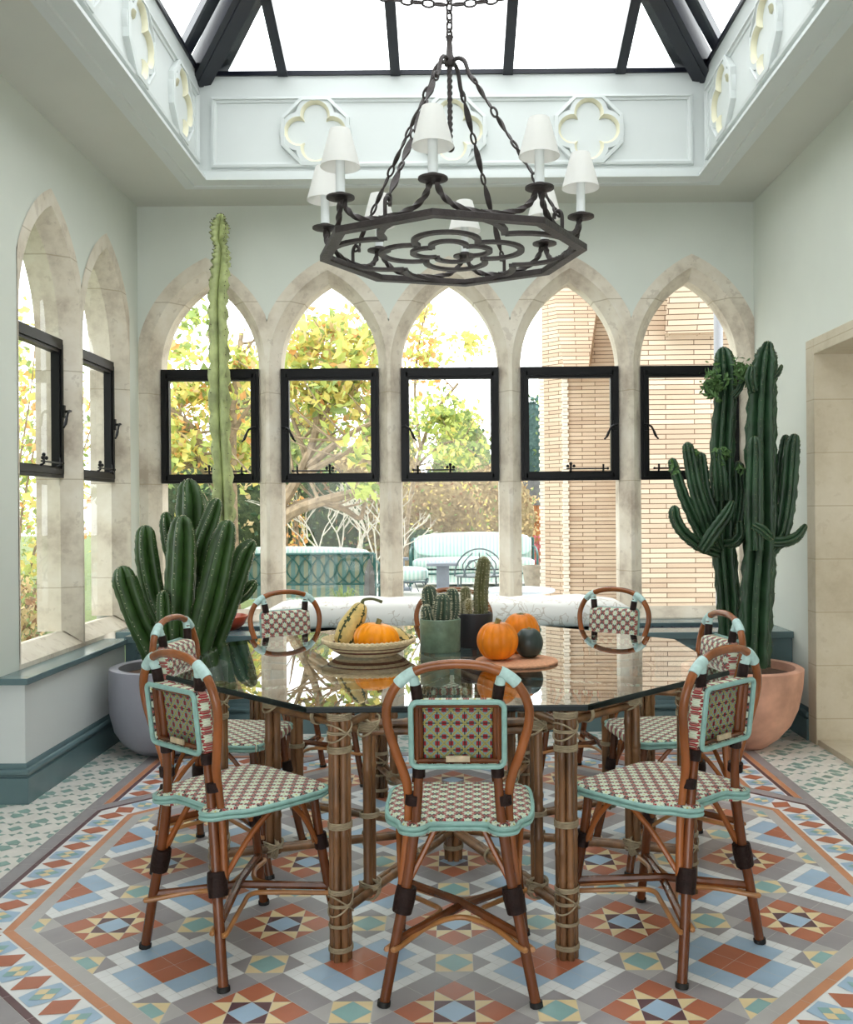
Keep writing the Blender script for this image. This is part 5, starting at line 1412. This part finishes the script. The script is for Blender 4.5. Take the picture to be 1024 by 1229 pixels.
def fork(p, d, L, r, lv):
    q = p+d*L; m2 = p+d*L*.5+Vector((rnd.uniform(-.05, .05), rnd.uniform(-.03, .03), 0))*L*2
    tm.tube(cr([p, m2, q], 3), [r, r*.8, r*.65], 5)
    if lv == 0: return
    for _ in range(rnd.choice((2, 2, 3))):
        e = (d+Vector((rnd.uniform(-.75, .75), rnd.uniform(-.4, .4), rnd.uniform(-.25, .3)))).normalized(); fork(q, e, L*rnd.uniform(.55, .85), r*.65, lv-1)
for k in range(7): fork(Vector((-.35+k*.12, 0, 0)), Vector((-.35+k*.13, rnd.uniform(-.2, .2), 1)).normalized(), .62, .026, 4)
tm.build('branches', M['twig'], bs_)
shrub('pink_shrub', (px(642, 16.6), 16.6, -.02), (.30, .28, .46), 420, .075, ['l_pink', 'l_brn'], [0, 0, 1], 'pink-leaved shrub behind the weathered stone pot', 'shrub', 79, 10)
for i, (x, y) in enumerate(((318, 9.6), (368, 10.0), (412, 11.4))):
    t = thing('grass_clump', (px(x, y), y, -.02 if x < 330 else .12), ['grassy clump at the foot of the first mullion', 'arching grass clump before the left of the near sofa', 'arching grass clump before the right of the near sofa'][i], 'grass')
    mb = MB(); rnd = random.Random(90+i)
    for k in range(120):
        a = rnd.uniform(0, 6.28); L = rnd.uniform(.15, .40); d = Vector((cos(a), sin(a), 0)); s_ = Vector((-d.y, d.x, 0))*.005
        p0 = d*.04; p1 = d*L*.4+Vector((0, 0, L*.8)); p2 = d*L*.9+Vector((0, 0, L*rnd.uniform(.4, .9)))
        mb.add([p0-s_, p0+s_, p1+s_, p1-s_, p2], [(0, 1, 2, 3), (3, 2, 4)])
    mb.build('blades', M['l_grn'], t, smooth=0, recalc=False)
fn_ = thing('garden_fence', (px(637, 20.45), 20.45, -.02), 'orange-brown board fence panel left of the tower base', 'fence')
mb = MB()
for k in range(8): mb.box((-.5+k*.125, 0, .05), (-.383+k*.125, .025, 1.45))
mb.build('boards', M['fence'], fn_, smooth=0)
mb = MB(); mb.box((-.5, -.03, 1.1), (.5, 0, 1.2)); mb.box((-.5, -.03, .3), (.5, 0, .4)); mb.build('rails', M['fence'], fn_, smooth=0)
mb = MB(); mb.box((-.52, -.01, 1.45), (.52, .05, 2.0)); mb.build('weathered_top_board', M['fencedark'], fn_, smooth=0)
# outside the left windows
for i, (x, y, rad, n_, sz, ms, mi, lb) in enumerate((
        (-4.9, 10.6, (1.0, 1.2, 1.9), 1100, .13, ['l_yel', 'l_lime', 'l_org', 'l_grn'], [0, 0, 1, 1, 2, 3], 'tall yellow-green bush outside the nearer left window'),
        (-7.4, 14.4, (1.6, 1.4, 2.1), 1000, .15, ['l_yel', 'l_lime', 'l_grn'], [0, 1, 1, 2], 'tall lime bush outside the further left window'),
        (-4.3, 8.9, (.6, .6, .42), 500, .1, ['l_brn', 'l_tan', 'l_grn'], [0, 1, 1, 2], 'low brown shrub on the lawn outside the left windows'))):
    shrub('garden_shrub', (x, y, -.02), rad, n_, sz, ms, mi, lb, 'shrub', 60+i, 18, None, GB)

for o in list(bpy.data.objects):
    if o.name.split('.')[0] in ('spines', 'foliage', 'leaf_tufts', 'blades'): o['kind'] = 'stuff'
# ================================================================== LIGHT AND CAMERA
wd = bpy.data.worlds.new('overcast'); SC.world = wd; wd.use_nodes = True
bgn = wd.node_tree.nodes['Background']; bgn.inputs[0].default_value = (.96, .985, 1.0, 1); bgn.inputs[1].default_value = 3.0
cam = bpy.data.cameras.new('camera'); co_ = bpy.data.objects.new('camera', cam); COL.objects.link(co_)
cam.lens = F/1229*36; cam.sensor_width = 36; cam.sensor_fit = 'AUTO'
cam.shift_x = (512-CX)/1229; cam.shift_y = -(614.5-CY)/1229
c_, s_ = cos(TH), sin(TH)
co_.matrix_world = Matrix(((c_, s_, 0, 0), (0, 0, -1, 0), (-s_, c_, 0, HC), (0, 0, 0, 1)))
cam.clip_start = .02; cam.clip_end = 200
SC.camera = co_
SC.view_settings.view_transform = 'Standard'; SC.view_settings.look = 'None'; SC.view_settings.gamma = 1; SC.view_settings.use_curve_mapping = False
SC.view_settings.exposure = 0.5
